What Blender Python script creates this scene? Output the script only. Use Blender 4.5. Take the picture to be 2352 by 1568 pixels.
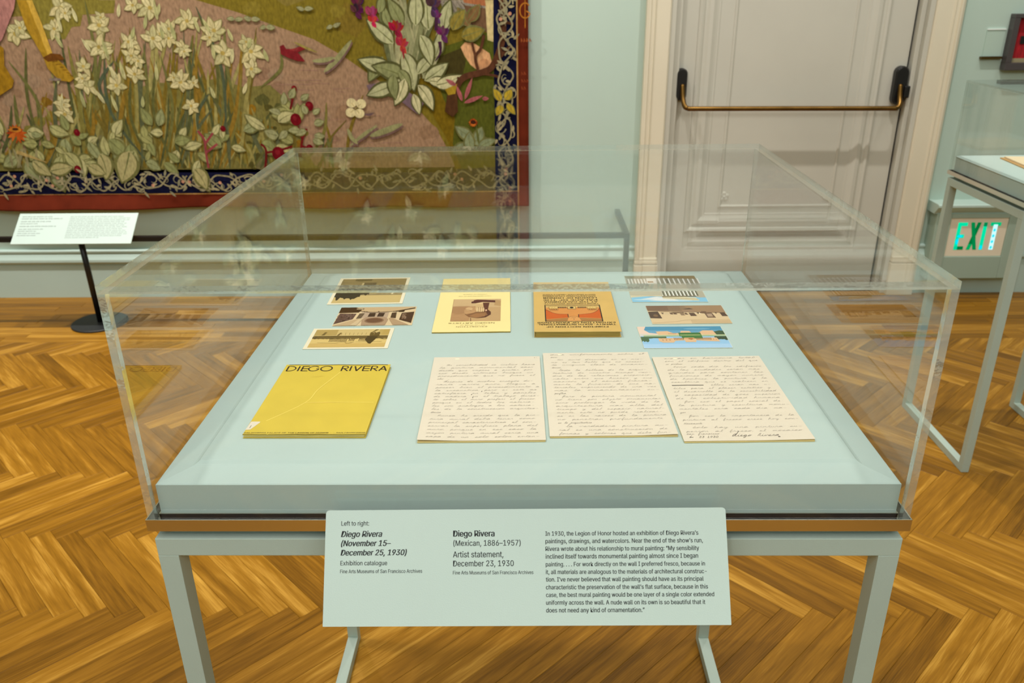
import bpy, bmesh, math, random
import numpy as np
from mathutils import Vector, Matrix
from mathutils.geometry import tessellate_polygon
for o in list(bpy.data.objects): bpy.data.objects.remove(o)
SC = bpy.context.scene; COL = SC.collection
R = random.Random(11)
pi = math.pi

# ------------------------------------------------------------------ camera
F_PX, PITCH, YAW, ROLL = 1876.1, math.radians(23.574), math.radians(1.1865), math.radians(-0.7341)
CAM = Vector((0.0034, -0.8108, 1.5105))
_fw = Vector((-math.sin(YAW)*math.cos(PITCH), math.cos(YAW)*math.cos(PITCH), -math.sin(PITCH)))
_rt = Vector((math.cos(YAW), math.sin(YAW), 0)); _up = _rt.cross(_fw)
RT = _rt*math.cos(ROLL)+_up*math.sin(ROLL); UP = -_rt*math.sin(ROLL)+_up*math.cos(ROLL); FW = _fw
cd = bpy.data.cameras.new('camera'); cam = bpy.data.objects.new('camera', cd); COL.objects.link(cam)
cd.sensor_width = 36; cd.lens = 36*F_PX/2352; cd.clip_start = .02; cd.clip_end = 60
m3 = Matrix((RT, UP, -FW)).transposed()
cam.matrix_world = Matrix.Translation(CAM) @ m3.to_4x4()
cd.dof.use_dof = True; cd.dof.focus_distance = 1.15; cd.dof.aperture_fstop = 9
SC.camera = cam
def ray(u, v): return FW+RT*((u-1176)/F_PX)+UP*((784-v)/F_PX)
def at_y(u, v, y): k = ray(u, v); return CAM+k*((y-CAM.y)/k.y)
def at_z(u, v, z): k = ray(u, v); return CAM+k*((z-CAM.z)/k.z)

# ------------------------------------------------------------------ world, lights, exposure
w = bpy.data.worlds.new('world'); SC.world = w; w.use_nodes = True
w.node_tree.nodes['Background'].inputs[0].default_value = (.9, .95, 1, 1)
w.node_tree.nodes['Background'].inputs[1].default_value = .3
SC.view_settings.view_transform = 'Standard'; SC.view_settings.look = 'None'
SC.view_settings.gamma = 1; SC.view_settings.use_curve_mapping = False
SC.view_settings.exposure = 0.13
SC.cycles.max_bounces = 10; SC.cycles.transparent_max_bounces = 32; SC.cycles.transmission_bounces = 8
SC.cycles.caustics_reflective = False
WARM = (1, .945, .90)
def area(name, loc, size, power, target, col=WARM, sy=None):
    l = bpy.data.lights.new(name, 'AREA'); l.energy = power; l.color = col; l.size = size
    l.shape = 'RECTANGLE'; l.size_y = sy or size
    o = bpy.data.objects.new(name, l); COL.objects.link(o); o.location = loc
    o.rotation_euler = (Vector(target)-Vector(loc)).to_track_quat('-Z', 'Y').to_euler(); return o
def spot(name, loc, target, power, angle, blend=.6, rad=.05, col=WARM):
    l = bpy.data.lights.new(name, 'SPOT'); l.energy = power; l.color = col
    l.spot_size = math.radians(angle); l.spot_blend = blend; l.shadow_soft_size = rad
    o = bpy.data.objects.new(name, l); COL.objects.link(o); o.location = loc
    o.rotation_euler = (Vector(target)-Vector(loc)).to_track_quat('-Z', 'Y').to_euler(); return o
area('fill_light_panel', (0, -.3, 4.1), 7.0, 84, (0, -.3, 0), (1, .985, 1), 6.0)  # added overhead fill for ambient light, broad enough to reach upright faces
area('fill_light_panel', (0, -2.9, 3.6), 7.0, 92, (0, .9, .6), (1, .985, .98), 1.2)  # added fill from behind the camera for the faces turned towards it
for lx_, pw in ((-3.2, 185), (-2.2, 195), (-1.2, 200), (-.2, 145), (1.3, 185), (2.6, 42)):
    spot('track_or_fill_lamp', (lx_, 2.15, 4.05), (lx_, 3.0, .3), pw, 84, .8, .04)
spot('track_or_fill_lamp', (-1.1, .9, 4.05), (-.2, .45, .95), 125, 75, .8, .06)
spot('track_or_fill_lamp', (1.0, .8, 4.05), (.2, .45, .95), 95, 75, .8, .06)
spot('track_or_fill_lamp', (2.6, 1.4, 4.05), (1.9, 1.6, .9), 50, 60, .8, .06)
spot('track_or_fill_lamp', (-.9, -1.9, 4.05), (-.3, -.9, 0), 80, 62, .8, .06)  # added fill lamp: brightens the near floor, metal band and case front

# ------------------------------------------------------------------ helpers
def lin(c):
    return tuple((x/255/12.92 if x/255 <= .04045 else ((x/255+.055)/1.055)**2.4) for x in c)
def hexc(h): return tuple(int(h[i:i+2], 16) for i in (0, 2, 4))
def NT(name):
    m = bpy.data.materials.new(name); m.use_nodes = True; nt = m.node_tree; nt.nodes.clear()
    out = nt.nodes.new('ShaderNodeOutputMaterial'); return m, nt, out
def mat(name, col, rough=.5, metal=0, spec=.5, noise=0, nscale=20, bump=0, bscale=200, coat=0, attr=False, emit=None, stretch=None):
    m, nt, out = NT(name); N = nt.nodes; L = nt.links
    b = N.new('ShaderNodeBsdfPrincipled'); L.new(b.outputs[0], out.inputs[0])
    b.inputs['Roughness'].default_value = rough; b.inputs['Metallic'].default_value = metal
    b.inputs['Specular IOR Level'].default_value = spec; b.inputs['Coat Weight'].default_value = coat
    c = lin(col)
    src = None
    if attr:
        a = N.new('ShaderNodeVertexColor'); a.layer_name = 'Col'; src = a.outputs[0]
    b.inputs['Base Color'].default_value = (*c, 1)
    tc = N.new('ShaderNodeTexCoord'); mp = N.new('ShaderNodeMapping'); L.new(tc.outputs['Object'], mp.inputs[0])
    if stretch: mp.inputs['Scale'].default_value = stretch
    if noise:
        n = N.new('ShaderNodeTexNoise'); n.inputs['Scale'].default_value = nscale; n.inputs['Detail'].default_value = 4
        L.new(mp.outputs[0], n.inputs[0])
        mr = N.new('ShaderNodeMapRange'); mr.inputs[1].default_value = .3; mr.inputs[2].default_value = .7
        mr.inputs[3].default_value = 1-noise; mr.inputs[4].default_value = 1+noise*.6
        L.new(n.outputs[0], mr.inputs[0])
        mx = N.new('ShaderNodeVectorMath'); mx.operation = 'SCALE'; L.new(mr.outputs[0], mx.inputs['Scale'])
        if src: L.new(src, mx.inputs[0])
        else: mx.inputs[0].default_value = c
        src = mx.outputs[0]
    if src: L.new(src, b.inputs['Base Color'])
    if bump:
        n2 = N.new('ShaderNodeTexNoise'); n2.inputs['Scale'].default_value = bscale; n2.inputs['Detail'].default_value = 3
        L.new(mp.outputs[0], n2.inputs[0])
        bp = N.new('ShaderNodeBump'); bp.inputs['Strength'].default_value = bump; bp.inputs['Distance'].default_value = .002
        L.new(n2.outputs[0], bp.inputs['Height']); L.new(bp.outputs[0], b.inputs['Normal'])
    if emit:
        b.inputs['Emission Color'].default_value = (*lin(emit[0]), 1); b.inputs['Emission Strength'].default_value = emit[1]
    return m
def link(name, me, mt, parent=None):
    o = bpy.data.objects.new(name, me); COL.objects.link(o)
    if mt: me.materials.append(mt)
    if parent: o.parent = parent
    return o
def bm_obj(name, bm, mt, parent=None, smooth=False):
    bmesh.ops.recalc_face_normals(bm, faces=bm.faces)
    me = bpy.data.meshes.new(name); bm.to_mesh(me); bm.free()
    if smooth:
        for p in me.polygons: p.use_smooth = True
    return link(name, me, mt, parent)
def bx(bm, x0, x1, y0, y1, z0, z1, bev=0):
    vs = [bm.verts.new(p) for p in [(x0,y0,z0),(x1,y0,z0),(x1,y1,z0),(x0,y1,z0),(x0,y0,z1),(x1,y0,z1),(x1,y1,z1),(x0,y1,z1)]]
    fs = [bm.faces.new([vs[i] for i in f]) for f in [(3,2,1,0),(4,5,6,7),(0,1,5,4),(1,2,6,5),(2,3,7,6),(3,0,4,7)]]
    if bev:
        es = list({e for f in fs for e in f.edges})
        bmesh.ops.bevel(bm, geom=es, offset=bev, segments=2, affect='EDGES', profile=.5)
    return vs
def box(name, x0, x1, y0, y1, z0, z1, mt, parent=None, bev=0):
    bm = bmesh.new(); bx(bm, x0, x1, y0, y1, z0, z1, bev); return bm_obj(name, bm, mt, parent)
def tube(bm, pts, r, seg=12, cap=True):
    pts = [Vector(p) for p in pts]; rings = []; prev = None
    for i, p in enumerate(pts):
        t = (pts[min(i+1, len(pts)-1)]-pts[max(i-1, 0)]).normalized()
        if prev is None: n = t.orthogonal().normalized()
        else: n = (prev-t*prev.dot(t)).normalized()
        prev = n; b = t.cross(n); rr = r[i] if isinstance(r, (list, tuple)) else r
        rings.append([bm.verts.new(p+n*rr*math.cos(2*pi*k/seg)+b*rr*math.sin(2*pi*k/seg)) for k in range(seg)])
    for a, c in zip(rings, rings[1:]):
        for k in range(seg): bm.faces.new([a[k], a[(k+1) % seg], c[(k+1) % seg], c[k]])
    if cap: bm.faces.new(rings[0][::-1]); bm.faces.new(rings[-1])
def lathe(bm, prof, c, seg=48):
    rings = [[bm.verts.new((c[0]+r*math.cos(2*pi*k/seg), c[1]+r*math.sin(2*pi*k/seg), c[2]+z)) for k in range(seg)] for r, z in prof]
    for a, b in zip(rings, rings[1:]):
        for k in range(seg): bm.faces.new([a[k], a[(k+1) % seg], b[(k+1) % seg], b[k]])
    bm.faces.new(rings[0][::-1]); bm.faces.new(rings[-1])
def extr(bm, prof, a, b, f):
    """profile points (p,q) extruded from a to b; f(s,p,q)->xyz"""
    r0 = [bm.verts.new(f(a, *p)) for p in prof]; r1 = [bm.verts.new(f(b, *p)) for p in prof]; n = len(prof)
    for i in range(n): bm.faces.new([r0[i], r0[(i+1) % n], r1[(i+1) % n], r1[i]])
    bm.faces.new(r0[::-1]); bm.faces.new(r1)
def rect_sweep(bm, x0, x1, z0, z1, prof, y):
    """mitred moulding on a vertical plane facing -y: prof = (inset, proud)"""
    loops = []
    for d, h in prof:
        loops.append([bm.verts.new(p) for p in [(x0+d, y-h, z0+d), (x1-d, y-h, z0+d), (x1-d, y-h, z1-d), (x0+d, y-h, z1-d)]])
    for a, b in zip(loops, loops[1:]):
        for k in range(4): bm.faces.new([a[k], a[(k+1) % 4], b[(k+1) % 4], b[k]])
def tag(o, label, cat, group=None, kind=None):
    if label: o['label'] = label
    if cat: o['category'] = cat
    if group: o['group'] = group
    if kind: o['kind'] = kind
    return o
def empty(name, loc=(0, 0, 0), rz=0):
    o = bpy.data.objects.new(name, None); COL.objects.link(o); o.location = loc; o.rotation_euler = (0, 0, rz)
    o.empty_display_size = .05; return o

class Paint:
    """flat printed / woven shapes in 2-D, each layer a hair above the last, coloured by a colour attribute"""
    def __init__(s, step=1e-5): s.v = []; s.f = []; s.c = []; s.lay = 0; s.step = step
    def up(s): s.lay += 1
    def tri(s, pts, tris, col, lay=None):
        b = len(s.v); h = (s.lay if lay is None else lay)*s.step
        s.v += [(p[0], p[1], h) for p in pts]
        for t in tris: s.f.append([b+i for i in t]); s.c.append(col)
    def poly(s, pts, col, up=True):
        if up: s.up()
        pts = [(float(p[0]), float(p[1])) for p in pts]
        ts = tessellate_polygon([[Vector((x, y, 0)) for x, y in pts]])
        out = []
        for t in ts:
            a, b, c = (pts[i] for i in t)
            if (b[0]-a[0])*(c[1]-a[1])-(b[1]-a[1])*(c[0]-a[0]) < 0: t = (t[0], t[2], t[1])
            out.append(t)
        s.tri(pts, out, lin(col))
    def rect(s, x0, y0, x1, y1, col, up=True): s.poly([(x0, y0), (x1, y0), (x1, y1), (x0, y1)], col, up)
    def line(s, pts, w, col, up=True, taper=False, smooth=0):
        if up: s.up()
        pts = [Vector((p[0], p[1])) for p in pts]
        if smooth: pts = crom(pts, smooth)
        n = len(pts); vs = []; ts = []
        for i, p in enumerate(pts):
            t = pts[min(i+1, n-1)]-pts[max(i-1, 0)]
            if t.length < 1e-9: t = Vector((1, 0))
            t.normalize(); k = Vector((-t.y, t.x))
            ww = w/2*((1-abs(2*i/(n-1)-1)**2.5*.85) if taper == 2 else (1-i/(n-1)*.8) if taper else 1)
            vs += [p-k*ww, p+k*ww]
            if i: ts.append((2*i-2, 2*i, 2*i+1, 2*i-1))
        s.tri(vs, ts, lin(col))
    def ell(s, cx, cy, rx, ry, col, up=True, n=18, rot=0):
        cr, sr = math.cos(rot), math.sin(rot)
        s.poly([(cx+rx*math.cos(a)*cr-ry*math.sin(a)*sr, cy+rx*math.cos(a)*sr+ry*math.sin(a)*cr) for a in [2*pi*k/n for k in range(n)]], col, up)
    def leaf(s, x, y, ang, ln, wd, col, vein=None, bend=0, edge=None):
        def outl(k, w_):
            L, Rr = [], []
            for i in range(9):
                t = i/8; a = ang+bend*(t-.5); px = x+ln*k*t*math.cos(a); py = y+ln*k*t*math.sin(a)
                ww = w_/2*math.sin(pi*min(1, t**.8))**.9 if 0 < t < 1 else 0
                nx, ny = -math.sin(a), math.cos(a); L.append((px+nx*ww, py+ny*ww)); Rr.append((px-nx*ww, py-ny*ww))
            return L+Rr[::-1][1:-1]
        if edge: s.poly(outl(1.06, wd*1.35), edge)
        s.poly(outl(1, wd), col)
        if vein:
            pts = [(x+ln*t*math.cos(ang+bend*(t-.5)), y+ln*t*math.sin(ang+bend*(t-.5))) for t in (.05, .35, .65, .95)]
            s.line(pts, wd*.10, vein, taper=True)
    def build(s, name, mt, parent, f):
        me = bpy.data.meshes.new(name); me.from_pydata([f(*p) for p in s.v], [], s.f); me.update()
        ca = me.color_attributes.new('Col', 'FLOAT_COLOR', 'CORNER'); arr = []
        for p, c in zip(me.polygons, s.c): arr += [*c, 1]*len(p.vertices)
        ca.data.foreach_set('color', arr)
        return link(name, me, mt, parent)
def crom(P, k):
    n = len(P); out = []
    for i in range(n-1):
        p0, p1, p2, p3 = P[max(i-1, 0)], P[i], P[i+1], P[min(i+2, n-1)]
        for j in range(k):
            t = j/k; out.append(.5*((2*p1)+(p2-p0)*t+(2*p0-5*p1+4*p2-p3)*t*t+(3*p1-p0-3*p2+p3)*t**3))
    out.append(P[-1]); return out

# ---- lettering from the built-in font, as flat triangles
_tc = {}
FONT = None
try:                                   # the grotesque that ships inside Blender; falls back to the built-in face
    FONT = bpy.data.fonts.load(bpy.utils.system_resource('DATAFILES', path='fonts')+'/Inter.woff2')
except Exception: FONT = None
def glyphs(body, bold=0, shear=0):
    k = (body, bold, shear)
    if k in _tc: return _tc[k]
    cu = bpy.data.curves.new('t', 'FONT'); cu.body = body; cu.size = 1; cu.resolution_u = 3; cu.offset = bold; cu.shear = shear
    cu.fill_mode = 'FRONT'
    if FONT: cu.font = FONT
    ob = bpy.data.objects.new('t', cu); COL.objects.link(ob)
    dg = bpy.context.evaluated_depsgraph_get(); me = bpy.data.meshes.new_from_object(ob.evaluated_get(dg))
    v = [(q.co.x, q.co.y) for q in me.vertices]; f = []
    for p in me.polygons:
        t = list(p.vertices); a, b, c = (v[i] for i in t[:3])
        if p.normal.z < 0: t = t[::-1]
        f.append(t)
    bpy.data.objects.remove(ob); bpy.data.curves.remove(cu); bpy.data.meshes.remove(me)
    _tc[k] = (v, f); return _tc[k]
def put_text(P, body, x0, x1, yb, col, cond=.85, bold=0, shear=0, up=False, height=None, flip=False, cy=None):
    """text stretched between x0 and x1 with its baseline on yb"""
    bd = bold*2; v, f = glyphs(body, 0, shear)
    a = min(p[0] for p in v); b = max(p[0] for p in v); sx = (x1-x0)/(b-a)
    sy = height/.72 if height else abs(sx)/cond
    if flip: pts = [(x1-(p[0]-a)*sx, yb-p[1]*sy) for p in v]
    else: pts = [(x0+(p[0]-a)*sx, yb+p[1]*sy) for p in v]
    if up: P.up()
    P.tri(pts, f, lin(col))
    for k in ((-.5, .5) if bd else ()): P.tri([(q[0]+bd*k*abs(sx), q[1]) for q in pts], f, lin(col), P.lay+1 if k > 0 else P.lay+2)

# ------------------------------------------------------------------ materials
M_WALL = mat('wall_paint', (178, 199, 186), .75, noise=.03, nscale=1.5, bump=.15, bscale=400)
M_BASE = mat('wall_paint_satin', (184, 205, 195), .42, noise=.02, nscale=3)
M_TRIM = mat('cream_paint', (216, 208, 184), .5, noise=.03, nscale=3)
M_DOOR = mat('grey_door_paint', (192, 190, 176), .5, noise=.05, nscale=2.5)
M_CEIL = mat('ceiling_paint', (215, 215, 205), .9)
M_FRAME = mat('case_paint', (176, 192, 180), .5, noise=.03, nscale=8, bump=.12, bscale=500)
M_DECK = mat('deck_fabric', (183, 203, 196), .75, noise=.025, nscale=5, bump=.10, bscale=900)
M_STEEL = mat('brushed_metal', (236, 228, 218), .22, 1, noise=.05, nscale=30, stretch=(1, 60, 60))
M_DARKMETAL = mat('dark_channel', (90, 88, 90), .35, .8)
M_BLACK = mat('black_powder_coat', (16, 15, 15), .38)
M_BLACK2 = mat('black_base', (34, 36, 38), .5)
M_BRASS = mat('aged_brass', (112, 84, 42), .32, 1, noise=.25, nscale=12)
M_GAP = mat('dark_gap', (20, 18, 14), .9)
M_PRINT = mat('printed_paper', (200, 200, 200), .55, attr=True, noise=.03, nscale=60)
M_PRINTG = mat('printed_gloss', (200, 200, 200), .3, attr=True)
M_INK = mat('ink', (22, 26, 24), .6)
M_PLATE = mat('caption_board', (188, 206, 196), .6, noise=.02, nscale=6, bump=.08, bscale=700)
M_CLOTH = mat('woven_wool', (120, 50, 22), .95, attr=True, noise=.30, nscale=90, bump=.6, bscale=900, spec=.1, stretch=(1, 1, .45))

def acrylic(name, tint=(1, 1, 1)):
    m, nt, out = NT(name); N = nt.nodes; L = nt.links
    g = N.new('ShaderNodeNewGeometry'); mx = N.new('ShaderNodeMix'); L.new(g.outputs['Backfacing'], mx.inputs[0])
    mx.inputs[2].default_value = 1.49; mx.inputs[3].default_value = 1/1.49
    fr = N.new('ShaderNodeFresnel'); L.new(mx.outputs[0], fr.inputs[0])
    t = N.new('ShaderNodeBsdfTransparent'); t.inputs[0].default_value = (*tint, 1)
    gl = N.new('ShaderNodeBsdfAnisotropic'); gl.inputs['Roughness'].default_value = .012
    ms = N.new('ShaderNodeMixShader'); L.new(fr.outputs[0], ms.inputs[0]); L.new(t.outputs[0], ms.inputs[1]); L.new(gl.outputs[0], ms.inputs[2])
    L.new(ms.outputs[0], out.inputs[0]); return m
M_GLASS = acrylic('clear_acrylic', (.988, .995, .99))
def acr_edge():
    m, nt, out = NT('polished_acrylic_edge'); N = nt.nodes; L = nt.links
    tc = N.new('ShaderNodeTexCoord'); n = N.new('ShaderNodeTexNoise'); n.inputs['Scale'].default_value = 45; n.inputs['Detail'].default_value = 3
    L.new(tc.outputs['Object'], n.inputs[0])
    bp = N.new('ShaderNodeBump'); bp.inputs['Strength'].default_value = .35; bp.inputs['Distance'].default_value = .004; L.new(n.outputs[0], bp.inputs['Height'])
    b = N.new('ShaderNodeBsdfGlass'); b.inputs['Roughness'].default_value = .06; b.inputs['IOR'].default_value = 1.3; b.inputs[0].default_value = (.93, .97, .95, 1)
    L.new(bp.outputs[0], b.inputs['Normal'])
    d = N.new('ShaderNodeBsdfDiffuse'); d.inputs[0].default_value = (*lin((214, 224, 215)), 1)
    t = N.new('ShaderNodeBsdfTransparent'); t.inputs[0].default_value = (.9, .94, .92, 1)
    ms = N.new('ShaderNodeMixShader'); ms.inputs[0].default_value = .30; L.new(b.outputs[0], ms.inputs[1]); L.new(d.outputs[0], ms.inputs[2])
    m2 = N.new('ShaderNodeMixShader'); m2.inputs[0].default_value = .45; L.new(ms.outputs[0], m2.inputs[2]); L.new(t.outputs[0], m2.inputs[1])
    m2.inputs[0].default_value = .62
    L.new(m2.outputs[0], out.inputs[0]); return m
M_EDGE = acr_edge()

def oak():
    m, nt, out = NT('oak_parquet'); N = nt.nodes; L = nt.links
    b = N.new('ShaderNodeBsdfPrincipled'); L.new(b.outputs[0], out.inputs[0])
    oi = N.new('ShaderNodeObjectInfo'); at = N.new('ShaderNodeAttribute'); at.attribute_name = 'rnd'
    ad = N.new('ShaderNodeMath'); ad.operation = 'ADD'; L.new(oi.outputs['Random'], ad.inputs[0]); L.new(at.outputs['Fac'], ad.inputs[1])
    fr = N.new('ShaderNodeMath'); fr.operation = 'FRACT'; L.new(ad.outputs[0], fr.inputs[0]); rnd = fr.outputs[0]
    uv = N.new('ShaderNodeUVMap'); uv.uv_map = 'UVMap'
    sx = N.new('ShaderNodeSeparateXYZ'); L.new(uv.outputs[0], sx.inputs[0])
    def mth(op, a, bb):
        n = N.new('ShaderNodeMath'); n.operation = op
        for i, q in ((0, a), (1, bb)):
            if isinstance(q, (int, float)): n.inputs[i].default_value = q
            else: L.new(q, n.inputs[i])
        return n.outputs[0]
    def vec(a, bb, c):
        n = N.new('ShaderNodeCombineXYZ')
        for i, q in enumerate((a, bb, c)): L.new(q, n.inputs[i])
        return n.outputs[0]
    off = mth('MULTIPLY', rnd, 91.7)
    v1 = vec(mth('MULTIPLY', sx.outputs[0], 3.5), mth('MULTIPLY', sx.outputs[1], 42), off)
    v2 = vec(mth('MULTIPLY', sx.outputs[0], 14), mth('MULTIPLY', sx.outputs[1], 420), off)
    n1 = N.new('ShaderNodeTexNoise'); n1.inputs['Scale'].default_value = 1; n1.inputs['Detail'].default_value = 3; n1.inputs['Distortion'].default_value = .6; L.new(v1, n1.inputs[0])
    n2 = N.new('ShaderNodeTexNoise'); n2.inputs['Scale'].default_value = 1; n2.inputs['Detail'].default_value = 4; L.new(v2, n2.inputs[0])
    wv = N.new('ShaderNodeTexWave'); wv.wave_type = 'RINGS'; wv.inputs['Scale'].default_value = 1.6; wv.inputs['Distortion'].default_value = 5; wv.inputs['Detail'].default_value = 2; L.new(v1, wv.inputs[0])
    s = mth('ADD', mth('ADD', mth('MULTIPLY', n1.outputs[0], .50), mth('MULTIPLY', n2.outputs[0], .32)), mth('ADD', mth('MULTIPLY', wv.outputs['Fac'], .07), mth('MULTIPLY', rnd, .27)))
    cr = N.new('ShaderNodeValToRGB'); L.new(s, cr.inputs[0]); e = cr.color_ramp.elements
    e[0].position = .28; e[0].color = (*lin((86, 56, 6)), 1); e[1].position = .90; e[1].color = (*lin((208, 158, 64)), 1)
    q = e.new(.45); q.color = (*lin((118, 78, 9)), 1); q = e.new(.66); q.color = (*lin((151, 104, 22)), 1)
    L.new(cr.outputs[0], b.inputs['Base Color'])
    mr = N.new('ShaderNodeMapRange'); mr.inputs[3].default_value = .30; mr.inputs[4].default_value = .46; L.new(n1.outputs[0], mr.inputs[0]); L.new(mr.outputs[0], b.inputs['Roughness']); b.inputs['Specular IOR Level'].default_value = .24
    bp = N.new('ShaderNodeBump'); bp.inputs['Strength'].default_value = .12; bp.inputs['Distance'].default_value = .001
    L.new(n2.outputs[0], bp.inputs['Height']); L.new(bp.outputs[0], b.inputs['Normal'])
    return m
M_OAK = oak()
M_SUB = mat('floor_underlay', (46, 28, 8), .9)

# ------------------------------------------------------------------ room shell
YW = 3.29                      # face of the back wall
DX0, DX1 = .676, 1.885         # door opening
def setting(o, label=None):
    o['kind'] = 'structure'
    if label: o['label'] = label
    return o
floor = setting(box('floor', -4.4, 4.4, -3.6, 3.6, -.12, -.011, M_SUB), 'oak herringbone parquet floor')
bm = bmesh.new()
bx(bm, -4.4, DX0, YW, YW+.3, 0, 4.2); bx(bm, DX1, 4.4, YW, YW+.3, 0, 4.2); bx(bm, DX0, DX1, YW, YW+.3, 2.45, 4.2)
bx(bm, DX0, DX1, YW+.2, YW+.3, 0, 2.45)
setting(bm_obj('wall_back', bm, M_WALL), 'pale sage green gallery wall')
setting(box('wall_left', -4.6, -4.4, -3.6, 3.6, 0, 4.2, M_WALL)); setting(box('wall_right', 4.4, 4.6, -3.6, 3.6, 0, 4.2, M_WALL))
setting(box('wall_front', -4.4, 4.4, -3.8, -3.6, 0, 4.2, M_WALL)); setting(box('ceiling', -4.6, 4.6, -3.8, 3.6, 4.2, 4.3, M_CEIL))
# baseboard
prof = [(0, 0), (.020, 0), (.020, .178), (.017, .181), (.017, .188), (.030, .192), (.034, .200), (.033, .212), (.024, .226), (.018, .238), (.017, .247), (.022, .251), (.022, .258), (.014, .264), (0, .264)]
for nm, a, b in (('baseboard_back', -4.4, .572), ('baseboard_right', 2.005, 4.4)):
    bm = bmesh.new(); extr(bm, prof, a, b, lambda s, p, q: (s, YW-p, q)); setting(bm_obj(nm, bm, M_BASE), 'tall satin baseboard with moulded top')
# door casing, jambs
def casing(name, xa, xb, mirror):
    bm = bmesh.new(); W = xb-xa
    pr = [(0, 0), (0, .040), (.10, .048), (.16, .048), (.19, .040), (.30, .040), (.34, .044), (.40, .036), (.94, .036), (1, .028), (1, 0)]
    if mirror: pr = [(1-p, q) for p, q in pr][::-1]
    extr(bm, pr, .205, 2.42, lambda s, p, q: (xa+p*W, YW-q, s)); o = setting(bm_obj(name, bm, M_TRIM), 'cream door casing')
    bm = bmesh.new(); bx(bm, xa-.004, xb+.004, YW-.054, YW, 0, .17, .002); bx(bm, xa-.002, xb+.002, YW-.050, YW, .176, .190, .002)
    bx(bm, xa, xb, YW-.046, YW, .190, .206, .003)
    bm_obj('plinth_block', bm, M_TRIM, o)
casing('trim_1', .560, .676, False); casing('trim_2', 1.885, 2.010, True)
bm = bmesh.new(); bx(bm, .56, 2.01, YW-.045, YW, 2.42, 2.56, .003); setting(bm_obj('trim_3', bm, M_TRIM), 'cream door head casing')
bm = bmesh.new()
for xa, xb in ((.676, .700), (1.861, 1.885)): bx(bm, xa, xb, YW-.02, YW+.18, 0, 2.42, .001)
for xa, xb in ((.700, .735), (1.838, 1.861)): bx(bm, xa, xb, YW+.012, YW+.10, 0, 2.42, .003)
bx(bm, .70, 1.861, YW+.02, YW+.18, 2.40, 2.45)
setting(bm_obj('trim_4', bm, M_DOOR), 'grey painted door jamb')
# door leaf
YD = YW+.045
door = setting(box('door_1', .738, 1.828, YD, YD+.045, .012, 2.398, M_DOOR, bev=.001), 'grey panelled door with a push bar')
PR = [(0, 0), (0, .006), (.012, .014), (.022, .010), (.028, .004), (.036, .004), (.048, .012), (.064, .014), (.080, .006), (.090, .003), (.098, .003), (.102, 0)]
bm = bmesh.new(); rect_sweep(bm, .818, 1.712, .318, 2.22, PR, YD); bm_obj('panel_moulding', bm, M_DOOR, door)
bm = bmesh.new(); rect_sweep(bm, .985, 1.565, .447, 2.08, [(0, 0), (0, .003), (.008, .007), (.014, .003), (.016, 0)], YD); bm_obj('panel_bead', bm, M_DOOR, door)
for x in (1.012, 1.535):
    bm = bmesh.new()
    for k in range(5):
        a = 2*pi*k/5+pi/2; bmesh.ops.create_uvsphere(bm, u_segments=8, v_segments=6, radius=.011, matrix=Matrix.Translation((x+.016*math.cos(a), YD-.001, .505+.016*math.sin(a))) @ Matrix.Diagonal((1, .5, 1, 1)))
    bmesh.ops.create_uvsphere(bm, u_segments=8, v_segments=6, radius=.008, matrix=Matrix.Translation((x, YD-.004, .505)))
    bm_obj('rosette', bm, M_DOOR, door, True)
box('gap_strip', 1.829, 1.8375, YD+.01, YD+.03, .012, 2.398, M_GAP, door)
# push bar
pb = tag(empty('push_bar', (1.27, YD, 1.03)), 'brass push bar with black end brackets across the grey door', 'door bar')
def wpar(o, par):
    o.parent = par; o.matrix_parent_inverse = Matrix.Translation(-par.location); return o
for nm, xc, wd, zt, zb in (('bracket', .752, .052, 1.135, .985), ('bracket', 1.800, .062, 1.135, .955)):
    bm = bmesh.new(); n = 10; f0 = []; f1 = []
    for i in range(n+1):
        a = pi*i/n; f0.append((xc+wd/2*math.cos(a), zt-wd/2+wd/2*math.sin(a)))
    for i in range(n+1):
        a = pi+pi*i/n; f0.append((xc+wd/2*math.cos(a), zb+wd/2+wd/2*math.sin(a)))
    la = [[bm.verts.new((xc+(x-xc)*k, y, (zt+zb)/2+(z-(zt+zb)/2)*(1-(1-k)*.4))) for x, z in f0] for y, k in ((YD, 1), (YD-.030, 1), (YD-.040, .82))]
    for p, q in zip(la, la[1:]):
        for i in range(len(f0)): bm.faces.new([p[i], p[(i+1) % len(f0)], q[(i+1) % len(f0)], q[i]])
    bm.faces.new(la[0]); bm.faces.new(la[-1][::-1])
    wpar(bm_obj(nm, bm, M_BLACK), pb)
wpar(box('latch', 1.815, 1.842, YD-.05, YD+.0, .99, 1.045, M_BLACK, bev=.004), pb)
bm = bmesh.new()
tube(bm, crom([Vector(p) for p in [(.755, YD-.035, 1.06), (.757, YD-.055, 1.01), (.762, YD-.078, .972), (.778, YD-.088, .957), (.83, YD-.09, .955), (1.27, YD-.09, .952), (1.73, YD-.09, .948), (1.772, YD-.088, .949), (1.79, YD-.078, .965), (1.795, YD-.055, 1.0), (1.797, YD-.035, 1.05)]], 5), .0115, 14)
wpar(bm_obj('bar', bm, M_BRASS, smooth=True), pb)

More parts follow.
